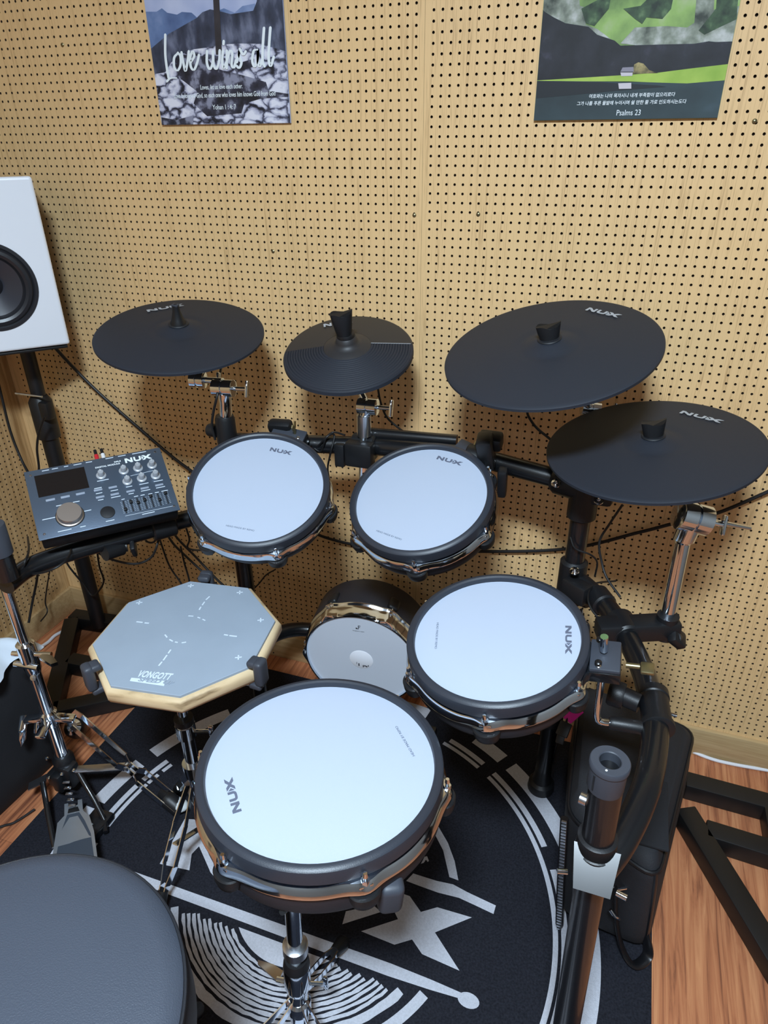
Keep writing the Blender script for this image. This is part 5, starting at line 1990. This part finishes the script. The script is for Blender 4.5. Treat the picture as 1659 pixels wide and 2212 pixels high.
def soft_prism(base, top, z0, z1, bulge=.0, n=7, rnd=.02):
    """rounded-corner prism between two quads"""
    vs, fs = [], []
    cnt = None
    for i in range(n):
        f = i / (n - 1)
        z = z0 + (z1 - z0) * f
        e = 1.0
        shr = rnd * (1 - min(1, min(f, 1 - f) * 8)) ** 2
        q = [V((base[k][0] * (1 - f) + top[k][0] * f, base[k][1] * (1 - f) + top[k][1] * f, 0)) for k in range(4)]
        cen = sum(q, V((0, 0, 0))) / 4
        ring = []
        for k in range(4):
            a, c, d_ = q[k - 1], q[k], q[(k + 1) % 4]
            u1, u2 = (a - c).normalized(), (d_ - c).normalized()
            rr = .035
            p1, p2 = c + u1 * rr, c + u2 * rr
            for s in range(6):
                t_ = s / 5
                pt = (1 - t_) ** 2 * p1 + 2 * t_ * (1 - t_) * c + t_ ** 2 * p2
                ring.append(pt)
        out = []
        for pt in ring:
            dv = (pt - cen)
            g = 1 + bulge * math.sin(PI * f)
            out.append(cen + dv * g - dv.normalized() * shr)
        cnt = len(out)
        vs += [(p.x, p.y, z) for p in out]
    for i in range(n - 1):
        for k in range(cnt):
            k2 = (k + 1) % cnt
            fs.append([i * cnt + k, i * cnt + k2, (i + 1) * cnt + k2, (i + 1) * cnt + k])
    fs.append(list(range(cnt)))
    fs.append([(n - 1) * cnt + k for k in range(cnt)])
    return vs, fs


bb = [(.445, -.545), (.610, -.560), (.692, -.140), (.42, -.105)]
tb = [(.428, -.500), (.585, -.585), (.658, -.215), (.425, -.15)]
vs, fs = soft_prism(bb, tb, .008, .285, .02, 12)
bo = MB().add(vs, fs).build('bag_body', M_BAG, bg, ang=60)
o = MB()
_c = len(vs) // 12
ring_ = [V(p) for p in vs[10 * _c:11 * _c]]
o.tube(ring_ + [ring_[0]], .0042, 8)
for e_ in (9, 14):
    o.tube([V(vs[i_ * _c + e_]) for i_ in range(1, 11)], .0038, 8)
o.build('piping', M_BAGP, bg)
# zipper down the near left edge
zp = [on_z(1253, 1745, .27), on_z(1240, 1800, .20), on_z(1226, 1870, .12), on_z(1214, 1955, .03)]
zp = [V((.425, -.522, .275)), V((.432, -.540, .20)), V((.440, -.552, .11)), V((.449, -.560, .02))]
MB().tube(catmull(zp, 8), .0075, 8).build('zipper_tape', M_BAGP, bg)
o = MB()
zc = catmull(zp, 12)
for k in range(0, len(zc)):
    p = zc[k]
    o.box((p.x, p.y - .008, p.z), (.009, .003, .0035))
o.build('zipper_teeth', M_CHROMEB, bg)
o = MB()
o.add([V((.470, -.545, .2935)), V((.560, -.560, .2935)), V((.590, -.43, .2935)), V((.50, -.40, .2935))], [[0, 1, 2, 3]])
MB().box((.535, -.47, .291), (.13, .15, .006), frame((0, 0, 0), (0, 0, 1), (1, 0, 0)), bev=.002).build('top_pocket', M_CASE, bg)
o = MB()
for k in range(9):
    o.box((.515 + k * .008, -.615, .16), (.0035, .004, .16))
o = MB()
hp = on_z(1340, 1940, .16)
for (a_, c_) in (((1318, 1915, .20), (1352, 1918, .19)), ((1318, 1965, .15), (1338, 1985, .13))):
    p, q = on_z(*a_), on_z(*c_)
    o.tube([p, p.lerp(q, .5) + V((0, -.004, 0)), q], .0030, 8)
o.build('strap_ring', M_CHROME, bg)
MB().tube(catmull([on_z(1330, 1925, .20), on_z(1332, 1990, .10), on_z(1345, 2050, .03), on_z(1370, 2085, .016), on_z(1400, 2060, .02), on_z(1390, 2000, .08)], 8), .011, 10, sx=.35).build('shoulder_strap', M_BAGP, bg)
MB().bar(on_z(1224, 1556, .32), on_z(1252, 1532, .33), .022, .002, bev=.0005).build('pull_strap', M_PINK, bg)['label'] = 'pink webbing strap'
o = MB()
o.bar(on_z(1212, 1590, .30), on_z(1224, 1560, .32), .024, .008, bev=.002)
o.bar(on_z(1208, 1606, .288), on_z(1213, 1585, .303), .016, .005, bev=.001)
o.build('strap_buckle', M_BLKP, bg)
MB().tube(catmull([on_z(1224, 1560, .32), on_z(1205, 1600, .22), on_z(1195, 1640, .10)], 6), .010, 8, sx=.2).build('webbing', M_BAGP, bg)

# ------------------------------------------------------------------ black case and poly bag, left
cs = thing('soft_case', 'black cloth covered case standing at the left edge behind the hi-hat stand', 'case', loc=(-.86, -.66, 0))
bb = [(-1.12, -.82), (-.785, -.82), (-.765, -.52), (-1.12, -.52)]
tb = [(-1.12, -.82), (-.785, -.82), (-.760, -.53), (-1.12, -.52)]
vs, fs = soft_prism(bb, tb, .002, .355, .015, 10)
MB().add(vs, fs).build('case_body', M_CASE, cs, ang=60)
MB().tube(catmull([V((-.792, -.812, .34)), V((-.788, -.816, .18)), V((-.790, -.812, .02))], 6), .004, 8).build('piping', M_BAGP, cs)
pbg = thing('plastic_bag', 'crumpled white plastic bag lying on the black case at the left edge', 'bag', loc=(-.87, -.62, .36))
n1, n2 = 26, 18
vs, fs = [], []
for i in range(n2):
    for k in range(n1):
        u, v = k / (n1 - 1), i / (n2 - 1)
        x = -1.02 + .275 * u
        y = -.690 + .165 * v
        edge = min(u, 1 - u, v, 1 - v)
        z = .364 + .032 * min(1, edge * 5) * (0.6 + .4 * math.sin(7 * u + 3 * v)) + rng.uniform(-.002, .003)
        y += .012 * math.sin(9 * u)
        x += .015 * math.sin(8 * v)
        vs.append((x, y, z))
for i in range(n2 - 1):
    for k in range(n1 - 1):
        fs.append([i * n1 + k, i * n1 + k + 1, (i + 1) * n1 + k + 1, (i + 1) * n1 + k])
MB().add(vs, fs).build('bag_film', M_POLY, pbg, ang=80)


# ------------------------------------------------------------------ cables
def cable(label, pts, r=.003, material=M_CABLE, n=10, group=None, name='cable'):
    o = MB().tube(catmull(pts, 10), r, n).build(name, material)
    tag(o, label, 'cable', group)
    return o


cable('thick black cable running from the white speaker down to the left upper drum pad',
      [on_y(105, 735, -.06), on_y(150, 785, -.03), on_y(215, 850, -.012), on_y(300, 925, -.010), on_y(370, 985, -.014), on_y(430, 1030, -.03)], .0042)
cable('white cable lying along the foot of the wall at the right', [on_z(1470, 1612, .006), on_z(1530, 1637, .006), on_z(1580, 1650, .006), on_z(1659, 1664, .006), on_z(1750, 1680, .006)], .0042, M_WCAB)
cable('white cable curving over the floor beside the black square tube base', [on_z(84, 1400, .02), on_z(104, 1387, .008), on_z(120, 1372, .008), on_z(146, 1360, .008), on_z(175, 1356, .006)], .0048, M_WCAB)
cable('white cable on the floor behind the kick pad', [on_z(560, 1382, .008), on_z(600, 1395, .008), on_z(640, 1408, .008), on_z(670, 1418, .008), on_z(740, 1425, .008)], .0045, M_WCAB)
cable('black cable crossing the wall behind the right post toward the right edge',
      [on_y(650, 1128, -.05), on_y(700, 1160, -.02), on_y(820, 1185, -.012), on_y(1000, 1191, -.012), on_y(1220, 1186, -.012), on_y(1380, 1150, -.012), on_y(1450, 1132, -.014), on_y(1550, 1108, -.014), on_y(1680, 1053, -.014)], .0038)
cable('thin black cable hanging from the upper right cymbal pad', [on_y(1138, 884, -.20), on_y(1142, 900, -.19), on_y(1160, 925, -.18), on_y(1195, 955, -.19), on_y(1230, 1000, -.22)], .0024)
cable('thin black cable hanging from the smallest cymbal pad', [on_y(815, 830, -.17), on_y(822, 868, -.16), on_y(835, 900, -.15), on_y(858, 922, -.15), on_y(885, 942, -.18)], .0022)
cable('thin cable with an orange end below the leftmost cymbal pad', [on_y(478, 790, -.20), on_y(474, 818, -.24), on_y(470, 850, -.285), on_y(461, 890, -.290), on_y(458, 920, -.290), on_y(465, 950, -.290)], .0026)
cable('orange cable end under the leftmost cymbal pad', [on_y(479, 780, -.199), on_y(478, 794, -.2)], .0032, M_ORNG)
# wraps around the rack
cable('thin cable looped round the back bar beside the left upper drum pad', [on_y(655, 940, -.23), on_y(690, 975, -.236), on_y(705, 945, -.235), on_y(722, 940, -.22), on_y(715, 975, -.236), on_y(708, 1010, -.22), on_y(712, 1040, -.21)], .0020)
cable('thin cable draped over the back bar left of the arm clamp', [on_y(745, 940, -.225), on_y(720, 934, -.22), on_y(700, 950, -.236), on_y(672, 990, -.225), on_y(690, 1035, -.21)], .0020)
cable('thin cable coiled round the right post under the corner joint', [on_y(1232, 1160, -.262), on_y(1243, 1185, -.268), on_y(1275, 1198, -.262), on_y(1290, 1215, -.25), on_y(1285, 1245, -.24)], .0018)
cable('dark cable dropping from the lower right cymbal pad to the side arm', [on_y(1345, 1090, -.25), on_y(1318, 1130, -.255), on_y(1295, 1170, -.26), on_y(1300, 1215, -.27), on_y(1312, 1250, -.285), on_y(1340, 1290, -.30)], .0022)
cable('brown cable looping beside the right side arm', [on_z(1330, 1255, .60), on_z(1282, 1262, .62), on_z(1270, 1290, .62), on_z(1280, 1320, .61), on_z(1310, 1350, .60)], .0018)
cable('black cable wound round the left side arm', [on_z(60, 1160, .62), on_z(62, 1190, .665), on_z(52, 1220, .66), on_z(48, 1250, .61)], .0022)
cable('thin cable curving along the underside of the left side arm', [on_z(155, 1170, .64), on_z(150, 1200, .66), on_z(128, 1222, .66), on_z(95, 1236, .65), on_z(60, 1240, .63)], .0022)
cable('cable bowing below the sound module', [on_z(205, 1190, .60), on_z(240, 1208, .57), on_z(290, 1218, .56), on_z(325, 1205, .57), on_z(340, 1175, .60), on_z(345, 1140, .62)], .0026)
cable('short cable loop under the right end of the sound module', [on_z(308, 1155, .60), on_z(318, 1170, .59), on_z(333, 1170, .59), on_z(342, 1150, .61)], .0022)
for i, (pts, lb) in enumerate([
    ([(345, 1165), (365, 1220), (390, 1258), (410, 1290), (430, 1330)], 'cable falling behind the practice pad, leftmost of the hanging bundle'),
    ([(390, 1180), (398, 1215), (408, 1250), (415, 1290), (420, 1340)], 'cable falling behind the practice pad, second in the hanging bundle'),
    ([(355, 1145), (375, 1175), (400, 1200), (432, 1230), (470, 1265), (520, 1310)], 'cable slanting right in the bundle below the module end'),
    ([(365, 1140), (390, 1170), (420, 1200), (448, 1230), (480, 1262), (530, 1300)], 'thickest cable slanting right in the bundle below the module end')]):
    cable(lb, [on_y(x, y, -.20 + .012 * i) for x, y in pts], .0030 if i > 1 else .0023)
cable('cable looping from the bundle under the left upper drum pad', [on_y(402, 1140, -.24), on_y(409, 1165, -.24), on_y(405, 1182, -.24), on_y(420, 1188, -.24), on_y(455, 1188, -.26)], .0023)
cable('cable hanging against the left speaker stand pole', [on_y(210, 1192, -.12), on_y(215, 1225, -.12), on_y(224, 1255, -.12), on_y(212, 1278, -.12), on_y(198, 1286, -.12), on_y(180, 1262, -.12), on_y(150, 1225, -.13), on_y(140, 1205, -.13)], .0028)
cable('black cable hanging down the left wall below the side arm', [on_y(82, 1235, -.20), on_y(78, 1262, -.20), on_y(70, 1300, -.22), on_y(62, 1345, -.25)], .0034)
cable('thin black cable reaching the floor left of the speaker stand base', [on_y(108, 1230, -.14), on_y(102, 1265, -.14), on_y(98, 1300, -.15), on_y(102, 1322, -.16), on_y(88, 1342, -.2)], .0020)
cable('grey cable descending along the left wall above the module', [on_y(-10, 800, -.12), on_y(2, 850, -.12), on_y(22, 930, -.13), on_y(45, 990, -.14), on_y(66, 1030, -.16)], .0034)
cable('black cable hanging behind the left speaker stand pole', [on_y(96, 900, -.16), on_y(84, 935, -.16), on_y(80, 970, -.16), on_y(84, 1010, -.16), on_y(82, 1045, -.17)], .0030)
cable('black lead with a plug lying on the floor at the left edge', [on_z(-10, 1790, .006), on_z(10, 1783, .006), on_z(28, 1778, .006), on_z(50, 1765, .006), on_z(75, 1748, .008)], .0026)
cable('thin cable crossing the lower wall behind the practice pad', [on_y(595, 1230, -.02), on_y(575, 1242, -.02), on_y(560, 1260, -.02), on_y(545, 1275, -.02)], .0020)
cable('thin cable on the floor next to the kick pad', [on_z(590, 1410, .012), on_z(610, 1400, .012), on_z(632, 1384, .012), on_z(645, 1376, .012)], .0022)
bpy.context.view_layer.update()
